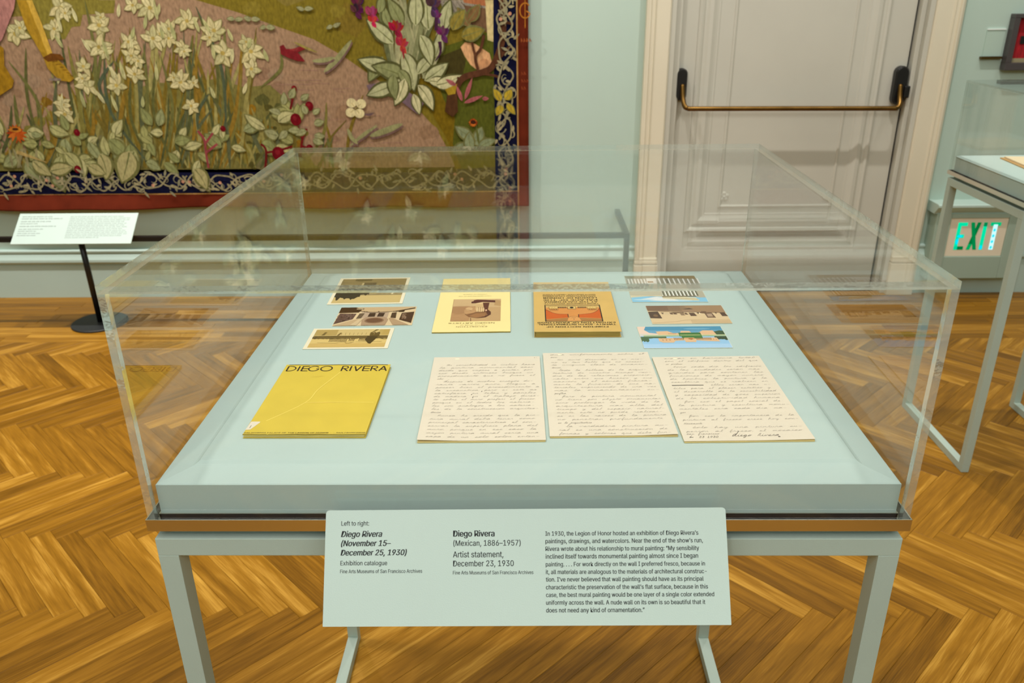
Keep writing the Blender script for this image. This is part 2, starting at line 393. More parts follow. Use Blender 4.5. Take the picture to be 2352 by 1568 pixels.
# ------------------------------------------------------------------ parquet: herringbone, zigzag rows run along x
PW, PL = .0577, .4695
def plank_geo(bm, mat4, uvl, rl, rnd, ch=.0007):
    L2, W2 = PL/2-.0002, PW/2-.0002
    top = [(-L2+ch, -W2+ch, 0), (L2-ch, -W2+ch, 0), (L2-ch, W2-ch, 0), (-L2+ch, W2-ch, 0)]
    mid = [(-L2, -W2, -ch), (L2, -W2, -ch), (L2, W2, -ch), (-L2, W2, -ch)]
    low = [(-L2, -W2, -.011), (L2, -W2, -.011), (L2, W2, -.011), (-L2, W2, -.011)]
    rings = [[(bm.verts.new(mat4 @ Vector(p)), p) for p in r] for r in (low, mid, top)]
    fs = [[rings[2][i] for i in range(4)]]
    for a, b in zip(rings, rings[1:]):
        for i in range(4): fs.append([a[i], a[(i+1) % 4], b[(i+1) % 4], b[i]])
    for f in fs:
        fc = bm.faces.new([q[0] for q in f])
        for lp, q in zip(fc.loops, f): lp[uvl].uv = (q[1][0]+.5, q[1][1]+.1)
        fc[rl] = rnd
def new_plank_bm():
    bm = bmesh.new(); return bm, bm.loops.layers.uv.new('UVMap'), bm.faces.layers.float.new('rnd')
c45 = math.cos(pi/4)
planks = []
YB = .850                      # a row boundary seen in the photograph
X0 = 1.113
for i in range(-140, 140):
    for n in range(-16, 17):
        for kind in (0, 1):
            if kind == 0: cx, cy = i*PW+PL/2+n*PL, i*PW+PW/2-n*PL
            else: cx, cy = i*PW+PL+PW/2+n*PL, i*PW+PW-PL/2-n*PL
            # rotate so the staircase direction (1,1) lies along x
            x = (cx+cy)*c45; y = (-cx+cy)*c45
            # row boundary between H and V kinds: the inner corner line
            planks.append((x, y, -pi/4 if kind == 0 else pi/4, kind))
off_y = YB-(-(PL)*c45)  # H ends meet V at y=-PL*c45 in the rotated frame
P2 = []; YC = 2.665           # a border of straight boards runs along the wall from here
for x, y, a, k in planks:
    x2, y2 = x+X0, y+off_y
    if -4.2 < x2 < 4.2 and -2.6 < y2 < YC+.2: P2.append((x2, y2, a, k))
def score(p):
    if p[3] == 2: return -1
    x, y = p[0], p[1]; v = Vector((x, y, 0))-CAM; d = v.dot(FW)
    if d < .2 or y > YC-.19: return -1
    u, w_ = 1176+F_PX*v.dot(RT)/d, 784-F_PX*v.dot(UP)/d
    if not (-60 < u < 2412 and 600 < w_ < 1660): return -1
    # skip those wholly behind the opaque deck and caption
    if 620 < u < 1800 and 640 < w_ < 1250: return -1
    return 1/d**3
yy = YC+PW/2
while yy < YW+.02:
    xx = -4.3+R.uniform(0, .9)
    while xx < 4.3:
        P2.append((xx, yy, 0, 2)); xx += PL*2+.0004
    yy += PW
P2.sort(key=score, reverse=True)
bm, uvl, rl = new_plank_bm(); plank_geo(bm, Matrix.Identity(4), uvl, rl, 0.0)
pm = bpy.data.meshes.new('plank'); bm.to_mesh(pm); bm.free(); pm.materials.append(M_OAK)
for x, y, a, k in P2[:298]:
    o = bpy.data.objects.new('plank', pm); COL.objects.link(o); o.parent = floor
    o.location = (x, y, -.0003*R.random()); o.rotation_euler = (R.uniform(-.0006, .0006), R.uniform(-.0006, .0006), a)
bm, uvl, rl = new_plank_bm()
for x, y, a, k in P2[298:]:
    if k == 2: continue
    plank_geo(bm, Matrix.Translation((x, y, -.0004*R.random())) @ Matrix.Rotation(a, 4, 'Z'), uvl, rl, R.random())
bmesh.ops.bisect_plane(bm, geom=bm.verts[:]+bm.edges[:]+bm.faces[:], plane_co=(0, YC-.0004, 0), plane_no=(0, 1, 0), clear_outer=True)
for x, y, a, k in P2[298:]:
    if k == 2: plank_geo(bm, Matrix.Translation((x, y, -.0004*R.random())) @ Matrix.Diagonal((2, 1, 1, 1)), uvl, rl, R.random())
me = bpy.data.meshes.new('planks'); bm.to_mesh(me); bm.free()
o = link('parquet', me, M_OAK, floor); o['kind'] = 'stuff'

# ------------------------------------------------------------------ display cases
ZD = .983
def table_case(root, x0, x1, y0, y1, zf, zb0, zb1, zd, dx, dtop, rim=.036, tb=.025):
    """legs, rails, runners; metal channel band; fabric covered plinth; x0..y1 = outer frame, zf frame top, zb0..zb1 metal band, zd deck"""
    for x in (x0, x1-tb):
        for y in (y0, y1-tb): box('leg', x, x+tb, y, y+tb, tb, zf-tb, M_FRAME, root, .0005)
        box('runner', x, x+tb, y0, y1, 0, tb, M_FRAME, root, .0012)
        box('rail', x, x+tb, y0+tb, y1-tb, zf-tb, zf, M_FRAME, root, .0012)
    for y in (y0, y1-tb): box('rail', x0, x1, y, y+tb, zf-tb, zf, M_FRAME, root, .0009)
    a, b, c, d = dx
    box('base_board', a+.004, b-.004, c+.004, d-.004, zf, zb0+.001, M_FRAME, root)
    # channel: floor plate, inner upstand and outer lip
    e = .0125; t = .0014
    bm = bmesh.new()
    bx(bm, a-e-t, b+e+t, c-e-t, d+e+t, zb0, zb0+.0016)
    for q in ((a-e-t, b+e+t, c-e-t, c-e), (a-e-t, b+e+t, d+e, d+e+t), (a-e-t, a-e, c-e, d+e), (b+e, b+e+t, c-e, d+e)): bx(bm, *q, zb0+.0016, zb1)
    bm_obj('metal_band', bm, M_STEEL, root)
    bm = bmesh.new(); f = .0018
    for q in ((a-f, b+f, c-f, c-.0002), (a-f, b+f, d+.0002, d+f), (a-f, a-.0002, c-f, d+f), (b+.0002, b+f, c-f, d+f)): bx(bm, *q, zb0+.0016, zb1+.0002)
    bm_obj('inner_channel', bm, M_DARKMETAL, root)
    bm = bmesh.new()
    for q in ((a-f-.0004, b+f+.0004, c-f-.0004, c-.0002), (a-f-.0004, b+f+.0004, d+.0002, d+f+.0004), (a-f-.0004, a-.0002, c, d), (b+.0002, b+f+.0004, c, d)): bx(bm, *q, zb1+.0002, zb1+.0010)
    bm_obj('channel_lip', bm, M_STEEL, root)
    # plinth: box, softly bevelled rim sloping up to the top panel
    bm = bmesh.new(); z0 = zb0+.0018
    rings = []
    for ins, z in ((0, z0), (0, zd-.0095), (.0012, zd-.0085), (rim-.003, zd-.0040), (rim, zd-.0028), (rim+.004, zd-.0002), (rim+.007, zd)):
        rings.append([bm.verts.new(p) for p in [(a+ins, c+ins, z), (b-ins, c+ins, z), (b-ins, d-ins, z), (a+ins, d-ins, z)]])
    for p, q in zip(rings, rings[1:]):
        for i in range(4): bm.faces.new([p[i], p[(i+1) % 4], q[(i+1) % 4], q[i]])
    bm.faces.new(rings[0][::-1]); bm.faces.new(rings[-1])
    bm_obj('plinth', bm, M_DECK, root)
def bonnet(root, x0, x1, y0, y1, z0, z1, t):
    def slab(name, a, b, c, d, e, f):
        bm = bmesh.new(); bx(bm, a, b, c, d, e, f); bm.faces.ensure_lookup_table()
        dims = (b-a, d-c, f-e); k = dims.index(min(dims)); bm.normal_update()
        for q in bm.faces: q.material_index = 0 if abs(q.normal[k]) > .9 else 1
        bmesh.ops.recalc_face_normals(bm, faces=bm.faces)
        me = bpy.data.meshes.new(name); bm.to_mesh(me); bm.free(); me.materials.append(M_GLASS); me.materials.append(M_EDGE)
        o = bpy.data.objects.new(name, me); COL.objects.link(o); o.parent = root
    g = .00015
    slab('top_panel', x0, x1, y0, y1, z1-t, z1)
    slab('side_panel', x0, x0+t, y0, y1, z0, z1-t-g); slab('side_panel', x1-t, x1, y0, y1, z0, z1-t-g)
    slab('front_panel', x0+t+g, x1-t-g, y0, y0+t, z0, z1-t-g); slab('back_panel', x0+t+g, x1-t-g, y1-t, y1, z0, z1-t-g)
case = tag(empty('display_case'), 'large sage green steel-legged display case in the centre, holding cards and letters', 'display case')
table_case(case, -.4475, .4475, -.010, .780, .9035, .9175, .9335, ZD, (-.4375, .4375, 0, .770), 0)
bon = tag(empty('acrylic_cover'), 'big clear acrylic cover on the central display case', 'display cover')
bonnet(bon, -.4490, .4490, -.0117, .7817, .9195, 1.2265, .0085)
case2 = tag(empty('display_case', (0, 0, 0)), 'smaller sage green display case standing by the exit sign at right', 'display case')
table_case(case2, 1.450, 1.885, 1.540, 2.010, .888, .900, .913, .964, (1.460, 1.875, 1.550, 2.000), 0, rim=.0)
bon2 = tag(empty('acrylic_cover'), 'small clear acrylic cover on the display case beside the exit sign', 'display cover')
bonnet(bon2, 1.4485, 1.8865, 1.5385, 2.0115, .9018, 1.207, .0065)
# booklet in the second case
b2 = tag(empty('booklet', (1.668, 1.83, .964), -.08), 'open tan booklet lying in the smaller case at right', 'booklet')
M_TAN = mat('tan_paper', (196, 150, 84), .7); M_CREAMP = mat('cream_leaf', (236, 214, 172), .7)
box('cover', -.105, .13, -.10, .10, 0, .004, M_TAN, b2, .0008); box('leaf', -.095, .13, -.094, .094, .0042, .009, M_CREAMP, b2, .001)

# ------------------------------------------------------------------ caption board on the front
TLp, TRp, BLp, BRp = (Vector(q) for q in ((-.2311, -.024, .9549), (.2301, -.024, .9576), (-.2303, -.095, .8459), (.2300, -.095, .8509)))
ex = (TRp-TLp+BRp-BLp).normalized(); ey0 = (TLp-BLp+TRp-BRp).normalized(); en = ex.cross(ey0).normalized(); ey = en.cross(ex)
cen = (TLp+TRp+BLp+BRp)/4; PWd = ((TRp-TLp).length+(BRp-BLp).length)/2; PHt = ((TLp-BLp).length+(TRp-BRp).length)/2
cap = tag(empty('caption_board'), 'pale green printed caption board leaning off the front of the big case', 'label')
cap.matrix_world = Matrix.Translation(cen) @ Matrix((ex, ey, en)).transposed().to_4x4()
bm = bmesh.new()
n = 6; rr = .004; pts = []
for sx_, sy_, a0 in ((1, 1, 0), (-1, 1, pi/2), (-1, -1, pi), (1, -1, 1.5*pi)):
    for k in range(n+1):
        a = a0+pi/2*k/n; r_ = rr if sy_ > 0 else .0005
        pts.append((sx_*(PWd/2-r_)+r_*math.cos(a), sy_*(PHt/2-r_)+r_*math.sin(a)))
extr(bm, [(x, y) for x, y in pts], -.004, 0, lambda s, p, q: (p, q, s)); bm_obj('board', bm, M_PLATE, cap)
def cap_uv(u, v):
    k = ray(u, v); p = CAM+k*((cen-CAM).dot(en)/k.dot(en)); d = p-cen; return d.dot(ex), d.dot(ey)
P = Paint(); P.lay = 12
INK = (24, 30, 28)
for body, u0, u1, vb, bold, sh, cond in [
 ('Left to right:', 784.2, 847.5, 1206.6, .010, 0, .84), ('Diego Rivera', 783.8, 877.4, 1232.6, .028, .22, .88), ('(November 15\u2013', 783.8, 897, 1253.7, .028, .22, .88),
 ('December 25, 1930)', 782.7, 933.8, 1274.9, .028, .22, .88), ('Exhibition catalogue', 782, 889, 1297.7, .010, 0, .84), ('Fine Arts Museums of San Francisco Archives', 781.4, 969.6, 1315.5, .010, 0, .80),
 ('Diego Rivera', 1041.4, 1135.5, 1231.6, .030, 0, .88), ('(Mexican, 1886\u20131957)', 1041.4, 1195.7, 1252.8, .010, 0, .84), ('Artist statement,', 1040.7, 1156, 1279.3, .010, 0, .84),
 ('December 23, 1930', 1040.9, 1180, 1299.9, .010, 0, .84), ('Fine Arts Museums of San Francisco Archives', 1040.5, 1225, 1318.3, .010, 0, .80),
 ('In 1930, the Legion of Honor hosted an exhibition of Diego Rivera\u2019s', 1252.7, 1603.9, 1228.7, .015, 0, .84),
 ('paintings, drawings, and watercolors. Near the end of the show\u2019s run,', 1253.1, 1614.3, 1246.1, .015, 0, .84),
 ('Rivera wrote about his relationship to mural painting: \u201cMy sensibility', 1253.2, 1605.6, 1263.7, .015, 0, .84),
 ('inclined itself towards monumental painting almost since I began', 1253.4, 1603.5, 1281.4, .015, 0, .84),
 ('painting. . . . For work directly on the wall I preferred fresco, because in', 1253.6, 1619.2, 1299.2, .015, 0, .84),
 ('it, all materials are analogous to the materials of architectural construc-', 1253.8, 1623, 1316.9, .015, 0, .84),
 ('tion. I\u2019ve never believed that wall painting should have as its principal', 1254, 1616, 1334.1, .015, 0, .84),
 ('characteristic the preservation of the wall\u2019s flat surface, because in this', 1254.1, 1626.2, 1352, .015, 0, .84),
 ('case, the best mural painting would be one layer of a single color extended', 1254.3, 1640.5, 1369.6, .015, 0, .84),
 ('uniformly across the wall. A nude wall on its own is so beautiful that it', 1254.5, 1619.9, 1387.5, .015, 0, .84),
 ('does not need any kind of ornamentation.\u201d', 1254.6, 1480.6, 1405.5, .015, 0, .84)]:
    (xa, y1), (xb, y2) = cap_uv(u0, vb), cap_uv(u1, vb)
    put_text(P, body, xa, xb, (y1+y2)/2, INK, cond, bold, sh)
P.build('lettering', M_PRINT, cap, lambda x, y, h: (x, y, h))
for x in (-.15, .15): box('bracket', x-.01, x+.01, -.003, .003, -.042, -.004, M_FRAME, cap)

# ------------------------------------------------------------------ papers inside the case
ZT = ZD+.0003
def doc(name, spec, label, cat, group=None):
    cx, cy, w_, h_, rz = spec
    o = tag(empty(name, (cx, cy, ZT), rz), label, cat, group); return o, w_, h_
ident = lambda z0: (lambda x, y, h: (x, y, z0+h))
def wob(w_, h_, amp, seed, n=9):
    r = random.Random(seed); out = []
    for (ax, ay), (bx_, by_) in (((-1, -1), (1, -1)), ((1, -1), (1, 1)), ((1, 1), (-1, 1)), ((-1, 1), (-1, -1))):
        for k in range(n):
            t = k/n; q = 0 if k == 0 else r.uniform(-1, 1)*amp
            x = (ax+(bx_-ax)*t)*w_/2; y = (ay+(by_-ay)*t)*h_/2
            if ay == by_: y += q
            else: x += q
            out.append((x, y))
    return out
def slab_poly(name, pts, z0, z1, mt, par):
    bm = bmesh.new(); extr(bm, pts, z0, z1, lambda s, p, q: (p, q, s)); return bm_obj(name, bm, mt, par)
def curled(name, w_, h_, z, t, mt, par, f, nx=14, ny=10):
    """thin sheet with gentle curl f(u,v) above z, closed underneath"""
    bm = bmesh.new(); T = []; B = []
    for j in range(ny+1):
        rt, rb = [], []
        for i in range(nx+1):
            u, v = i/nx, j/ny; x, y = (u-.5)*w_, (v-.5)*h_; q = z+f(u, v)
            rt.append(bm.verts.new((x, y, q+t))); rb.append(bm.verts.new((x, y, q)))
        T.append(rt); B.append(rb)
    for j in range(ny):
        for i in range(nx):
            bm.faces.new([T[j][i], T[j][i+1], T[j+1][i+1], T[j+1][i]]); bm.faces.new([B[j][i], B[j+1][i], B[j+1][i+1], B[j][i+1]])
    for i in range(nx):
        bm.faces.new([B[0][i], B[0][i+1], T[0][i+1], T[0][i]]); bm.faces.new([B[ny][i+1], B[ny][i], T[ny][i], T[ny][i+1]])
    for j in range(ny):
        bm.faces.new([B[j+1][0], B[j][0], T[j][0], T[j+1][0]]); bm.faces.new([B[j][nx], B[j+1][nx], T[j+1][nx], T[j][nx]])
    return bm_obj(name, bm, mt, par)

# yellow catalogue
cat, cw, chh = doc('catalogue', (-.2821, .1965, .1575, .2098, -.0021), 'bright yellow exhibition catalogue with a black title along its top edge', 'catalogue')
M_YEL = mat('yellow_cover', (216, 190, 66), .6, noise=.05, nscale=25, bump=.1, bscale=120)
M_LEAVES = mat('page_edges', (206, 186, 116), .8, noise=.3, nscale=30, stretch=(1, 1, 40))
M_DKEDGE = mat('dark_cover_edge', (66, 52, 22), .7)
curled('back_cover', cw, chh, 0, .0007, M_YEL, cat, lambda u, v: 0)
box('page_block', -cw/2+.001, cw/2-.0015, -chh/2+.0008, chh/2-.0008, .0008, .0042, M_LEAVES, cat, .0004)
cf = lambda u, v: .0006*math.sin(u*pi)*(1-v)**2*math.sin(u*9)*.6
curled('front_cover', cw, chh, .0044, .0007, M_YEL, cat, cf, 20, 14)
P = Paint(8e-6); P.lay = 10; BK = (40, 30, 14)
def arc(cx, cy, rx, ry, a0, a1, n=18): return [(cx+rx*math.cos(a0+(a1-a0)*k/n), cy+ry*math.sin(a0+(a1-a0)*k/n)) for k in range(n+1)]
yb, Hh = chh/2-.0225, .0165; th = .0023
L = lambda *p: P.line(p, th, BK, up=False)
x = -cw/2
ws = cw
def gx(t): return -cw/2+.003+(cw-.006)*t
# drawn capitals: D I E G O  R I V E R A
P.up()
L((gx(.015), yb), (gx(.015), yb+Hh)); P.line([(gx(.015), yb+Hh)]+arc(gx(.03), yb+Hh/2, gx(.095)-gx(.03), Hh/2, pi/2, -pi/2)+[(gx(.015), yb)], th*.8, BK, up=False)
L((gx(.125), yb), (gx(.125), yb+Hh))
for e0 in (gx(.16), gx(.765)):
    L((e0, yb), (e0, yb+Hh))
    for q in (0, .5, 1): L((e0, yb+Hh*q*.93+.0006), (e0+.0095, yb+Hh*q*.93+.0006))
P.line(arc(gx(.275), yb+Hh/2, gx(.325)-gx(.275), Hh/2, .6, 2*pi-.05)+[(gx(.30), yb+Hh*.47)], th*.9, BK, up=False)
P.line(arc(gx(.40), yb+Hh/2, gx(.455)-gx(.40), Hh/2, 0, 2*pi, 28), th*.9, BK, up=False)
for r0 in (gx(.555), gx(.845)):
    L((r0, yb), (r0, yb+Hh)); P.line([(r0, yb+Hh)]+arc(r0+.004, yb+Hh*.75, .0045, Hh*.25, pi/2, -pi/2, 10)+[(r0, yb+Hh*.5)], th*.8, BK, up=False); L((r0+.003, yb+Hh*.5), (r0+.0095, yb))
L((gx(.64), yb), (gx(.64), yb+Hh)); L((gx(.675), yb+Hh), (gx(.705), yb)); L((gx(.705), yb), (gx(.742), yb+Hh))
L((gx(.925), yb), (gx(.962), yb+Hh)); L((gx(.962), yb+Hh), (gx(.997), yb)); L((gx(.94), yb+Hh*.33), (gx(.985), yb+Hh*.33))
put_text(P, 'CALIFORNIA PALACE OF THE LEGION OF HONOR - - SAN FRANCISCO', -cw/2+.0008, cw/2-.001, -chh/2+.0035, BK, .9, .012, 0, height=.0036)
P.line([(-cw/2+.004+i*(cw-.008)/12, chh/2-.0012+.0006*math.sin(i*1.3)) for i in range(13)], .0016, BK)
P.line([(-cw/2+i*cw/16, -chh/2+.0006+.0004*math.sin(i*2.1)) for i in range(17)], .0011, BK)
P.line([(-.030+.004*i, .062+.0012*math.sin(i*2.4)+.0006*i) for i in range(5)], .0004, (190, 160, 60))
# lifted paper label at the left edge and reflections in the acrylic painted as pale lines
P.poly([(-cw/2-.0003, -chh/2+.012), (-cw/2+.006, -chh/2+.013), (-cw/2+.013, -chh/2+.031), (-cw/2+.0128, -chh/2+.034), (-cw/2+.001, -chh/2+.034)], (228, 218, 196))
P.line([(-cw/2+.004, -chh/2+.017), (-cw/2+.004, -chh/2+.024)], .0007, (60, 60, 50))
P.line([(-cw/2+.02, -chh/2+.036), (-.02, -.018), (-.012, .02), (.0, .055), (.008, .078)], .0010, (248, 226, 112), smooth=5)
P.line([(-.02, -.018), (.02, -.0165), (.074, -.017)], .0009, (248, 226, 112))
P.build('lettering', M_PRINT, cat, ident(.0052))

# ---- cursive writing: one stroke per letter, x-height 1
CUR = {
 'a': [(0,.1),(.55,.95),(.2,1),(0,.5),(.15,.05),(.45,.3),(.6,.95),(.6,.15),(.85,.1)], 'b': [(0,.1),(.35,1.2),(.4,2.1),(.25,2.1),(.2,.3),(.4,0),(.6,.5),(.5,.95),(.85,.8)],
 'c': [(0,.1),(.5,.9),(.3,1),(.05,.5),(.25,0),(.65,.2)], 'd': [(0,.1),(.5,.95),(.2,1),(0,.5),(.15,.05),(.5,.4),(.7,2.1),(.62,.15),(.9,.1)],
 'e': [(0,.1),(.35,.5),(.4,.95),(.2,1),(.1,.4),(.3,0),(.65,.2)], 'f': [(0,.1),(.4,1.3),(.45,2.1),(.25,2),(.2,-.9),(.4,-.9),(.3,.1),(.6,.2)],
 'g': [(0,.1),(.55,.95),(.2,1),(0,.5),(.15,.05),(.55,.9),(.5,-.9),(.2,-.9),(.5,-.1),(.85,.2)], 'h': [(0,.1),(.35,1.2),(.4,2.1),(.22,2.1),(.15,0),(.25,.7),(.5,1),(.6,.7),(.6,.1),(.85,.1)],
 'i': [(0,.1),(.3,1),(.3,.15),(.55,.1)], 'j': [(0,.1),(.35,1),(.3,-.9),(.05,-.9),(.3,-.1),(.6,.2)], 'k': [(0,.1),(.35,1.3),(.35,2.1),(.18,2),(.12,0),(.2,.6),(.5,.95),(.25,.55),(.6,.05),(.8,.1)],
 'l': [(0,.1),(.35,1.2),(.4,2.1),(.22,2.1),(.2,.2),(.5,.1)], 'm': [(0,.1),(.15,.95),(.15,.05),(.35,.95),(.45,.9),(.45,.05),(.65,.95),(.75,.9),(.75,.1),(1,.1)],
 'n': [(0,.1),(.15,.95),(.15,.05),(.4,.95),(.55,.85),(.55,.1),(.8,.1)], 'o': [(0,.1),(.35,.98),(.05,.6),(.15,.05),(.5,.2),(.5,.85),(.35,.98),(.75,.85)],
 'p': [(0,.1),(.3,1.2),(.2,-.9),(.25,.7),(.5,1),(.62,.5),(.4,.05),(.75,.15)], 'q': [(0,.1),(.55,.95),(.2,1),(0,.5),(.15,.05),(.55,.9),(.5,-.9),(.7,-.5),(.85,.2)],
 'r': [(0,.1),(.2,1.1),(.4,.95),(.35,.2),(.6,.1)], 's': [(0,.1),(.35,1.05),(.45,.4),(.25,0),(.05,.15),(.65,.15)], 't': [(0,.1),(.35,1.7),(.3,.2),(.55,.1)],
 'u': [(0,.1),(.15,.95),(.15,.15),(.4,.1),(.55,.95),(.55,.15),(.8,.1)], 'v': [(0,.1),(.15,.95),(.3,.05),(.55,.95),(.8,.85)], 'x': [(0,.1),(.2,.95),(.5,.05),(.25,.5),(.6,.95),(.8,.2)],
 'y': [(0,.1),(.15,.95),(.2,.2),(.45,.3),(.55,.95),(.45,-.9),(.15,-.8),(.5,-.1),(.85,.2)], 'z': [(0,.1),(.15,.95),(.55,.95),(.1,.05),(.6,.1)],
 '-': [(.1,.5),(.7,.55)], ',': [(.1,.1),(.02,-.3)], '.': [(.1,.08),(.16,.02)]}
def write_line(P, txt, x0, y, xh, col, wdt, x1=None, slant=.35, rnd=None):
    words = []; wx = 0
    for ch in txt:
        lo = ch.lower()
        if ch == ' ': wx += 1.25; continue
        g = CUR.get(lo)
        if g is None: continue
        k = 1.0
        yk = 1.85 if ch.isupper() else 1
        words.append((wx, g, yk, lo)); wx += g[-1][0]*k+.12
    sc = ((x1-x0)/wx) if x1 else xh*1.25
    last = None; cur = []
    def flush():
        if len(cur) > 1: P.line(cur, wdt, col, up=False, smooth=2)
    for gx_, g, yk, lo in words:
        jit = rnd.uniform(-.06, .06)
        pts = [Vector((x0+gx_*sc+px*sc+slant*py*yk*xh, y+(py*yk+jit)*xh)) for px, py in g]
        if last is None or gx_-last > .6 or lo in '-,.': flush(); cur = []
        cur += pts; last = gx_+g[-1][0]
        if lo == 'i': P.line([(pts[1].x+.2*xh, y+1.6*xh), (pts[1].x+.45*xh, y+1.75*xh)], wdt, col, up=False)
        if lo == 't': P.line([(pts[1].x-.5*xh, y+1.2*xh), (pts[1].x+.6*xh, y+1.35*xh)], wdt, col, up=False)
    flush(); return x0+wx*sc
PG1 = """>Mi sensibilidad se inclino hacia|la pintura monumental casi|desde que empece a pintar, por|eso desde entonces busque un|procedimiento que no fuese el|<oleo.|>Despues de muchos ensayos du-|rante varios anos, llegue a|poseer bien el procedimiento a|la encaustica, pero si este me|satisfacia, en telas y paneles|de madera, en el trabajo direc-|to sobre el muro preferi el fresco,|porque en el todos los materia-|les son analogos a los materia-|les de la construccion arquitec-|<tonica.|>Nunca he creido que la pin-|tura mural deba tener como|principal caracteristica el con-|servar la superficie plana del|muro, porque en ese caso la|mejor pintura mural seria una|capa de un solo color exten-"""
PG2 = """dida uniformemente sobre el|<muro.|>Un muro desnudo en si mis-|mo es tan bello que no necesi-|ta ninguna clase de ornamen-|<tacion.|>Toda la belleza de la arqui-|tectura de nuestro tiempo ven-|dra de las relaciones proporcio-|nales entre sus huecos y sus|macizos y el acusar franca-|mente la funcion de sus ma-|teriales suprimiendo de una vez|mas la ornamentacion su-|<perflua.|>Pero la pintura monumental|no tiene por objeto ornamentar|sino prolongar la vida de la|arquitectura mas alla del|tiempo y del espacio, natural-|mente, esto no puede realizar-|se si las raices de la pintura|no penetran profundamente|<en la arquitectura.|>La verdadera pintura mu-|ral es una construccion de|formas y colores que debe fun-"""
PG3 = """cionar en harmonia total|con el edificio dentro del que|<se produce.|>Como cada dia los edificios|de las ciudades seran mas|grandes para contener las|funciones de mayor numero|de hombres, la pintura y la|escultura que se realicen en|~ellos seran mas u-|tiles para el placer estetico y|el desarrollo de la sensibilidad|y capacidad de goce superior|de la colectividad humana.|>Por eso el papel social de|la pintura y escultura monu-|mentales sera cada dia ma-|<yor.|>Por eso la importancia de la|pintura al fresco crece hoy con-|<tinuamente.|>Solo hay una pintura su-|perior al fresco, el mosaico."""
M_LETTER = mat('letter_paper', (226, 215, 193), .75, noise=.02, nscale=18, bump=.08, bscale=200)
M_MOUNT = mat('mount_edge', (222, 196, 130), .8)
INKH = (164, 156, 142)
for i, (spec, txt, vt, vb_, mg, lab) in enumerate([
 ((-.0572, .2064, .1624, .2533, .0160), PG1, .0315, .2455, (.011, .010), 'handwritten letter page beside the yellow catalogue, with a blank top margin'),
 ((.1104, .2195, .1628, .2562, .0160), PG2, .0095, .2515, (.011, .012), 'middle handwritten letter page, set slightly higher than the pages either side'),
 ((.2781, .2050, .1637, .2525, .0189), PG3, .0085, .2300, (.017, .006), 'handwritten letter page signed at the bottom, nearest the right rim')]):
    o, w_, h_ = doc('letter_page', spec, lab, 'letter', 'handwritten letter pages')
    r = random.Random(40+i)
    slab_poly('mount', wob(w_-.001, h_, .0002, i), 0, .0018, M_MOUNT, o)
    b = [.0018, .0007, .0009][i]
    cf = (lambda u, v: .0022*max(0, 1-u*3)*(1-v)**3+.0005) if i == 0 else (lambda u, v: .0016*max(0, u-.7)*3*(1-v)**4+.0004) if i == 1 else (lambda u, v: .0012*max(0, u-.6)*2*(1-v)**5+.0004)
    curled('sheet', w_, h_-.001, .0019, .0003, M_LETTER, o, cf)
    P = Paint(5e-6); P.lay = 16; P.up(); lines = txt.split('|'); n = len(lines)
    for k, tx in enumerate(lines):
        y = h_/2-(vt+(vb_-vt)*k/(n-1)); xl = -w_/2+mg[0]+(mg[1]-mg[0])*k/n
        xr = w_/2-r.uniform(.003, .013)
        if tx[0] == '>': xl += .010; tx = tx[1:]
        if tx[0] == '<': tx = tx[1:]; xr = None
        if tx[0] == '~':
            tx = tx[1:]; P.line([(xl, y+.0014), (xl+.02, y+.0018), (xl+.045, y+.0012)], .0024, (110, 104, 96), up=False); xl += .055
        write_line(P, tx, xl, y, .0023, INKH, .00036, xr, .45, r)
    if i == 2:
        write_line(P, 'San Francisco', -w_/2+.006, -h_/2+.0165, .0016, (120, 112, 104), .0003, -w_/2+.048, .45, r)
        write_line(P, 'Dec ', -w_/2+.008, -h_/2+.0085, .0016, (90, 84, 78), .0003, None, .45, r)
        put_text(P, '23  1930', -w_/2+.020, -w_/2+.045, -h_/2+.0078, (80, 76, 70), .9, 0, .4)
        write_line(P, 'Diego Rivera', -w_/2+.062, -h_/2+.0105, .0034, (100, 94, 88), .0005, -w_/2+.122, .6, r)
        P.ell(-w_/2+.121, -h_/2+.0085, .0016, .0010, (50, 46, 42), up=False)
    if i == 0:
        for xx, kk in ((-.004, 9), (-.018, 10), (-.016, 11)): P.ell(xx, h_/2-(vt+(vb_-vt)*(kk+.25)/(n-1)), .0006, .0014, (60, 56, 50), up=False, rot=-.4)
    P.ell(w_/2-.008, h_/2-.006, .0007, .0006, (70, 66, 60), up=False); P.ell(w_/2-.005, h_/2-.006, .0004, .0004, (70, 66, 60), up=False)
    P.ell(-w_/2+(.036, .026, .034)[i], h_/2-.0075, .0035, .0016, (255, 246, 214))
    fz = cf
    P.build('handwriting', M_PRINT, o, lambda x, y, h, w_=w_, h_=h_, fz=fz: (x, y, .00225+fz(min(1, max(0, x/w_+.5)), min(1, max(0, y/h_+.5)))+h))
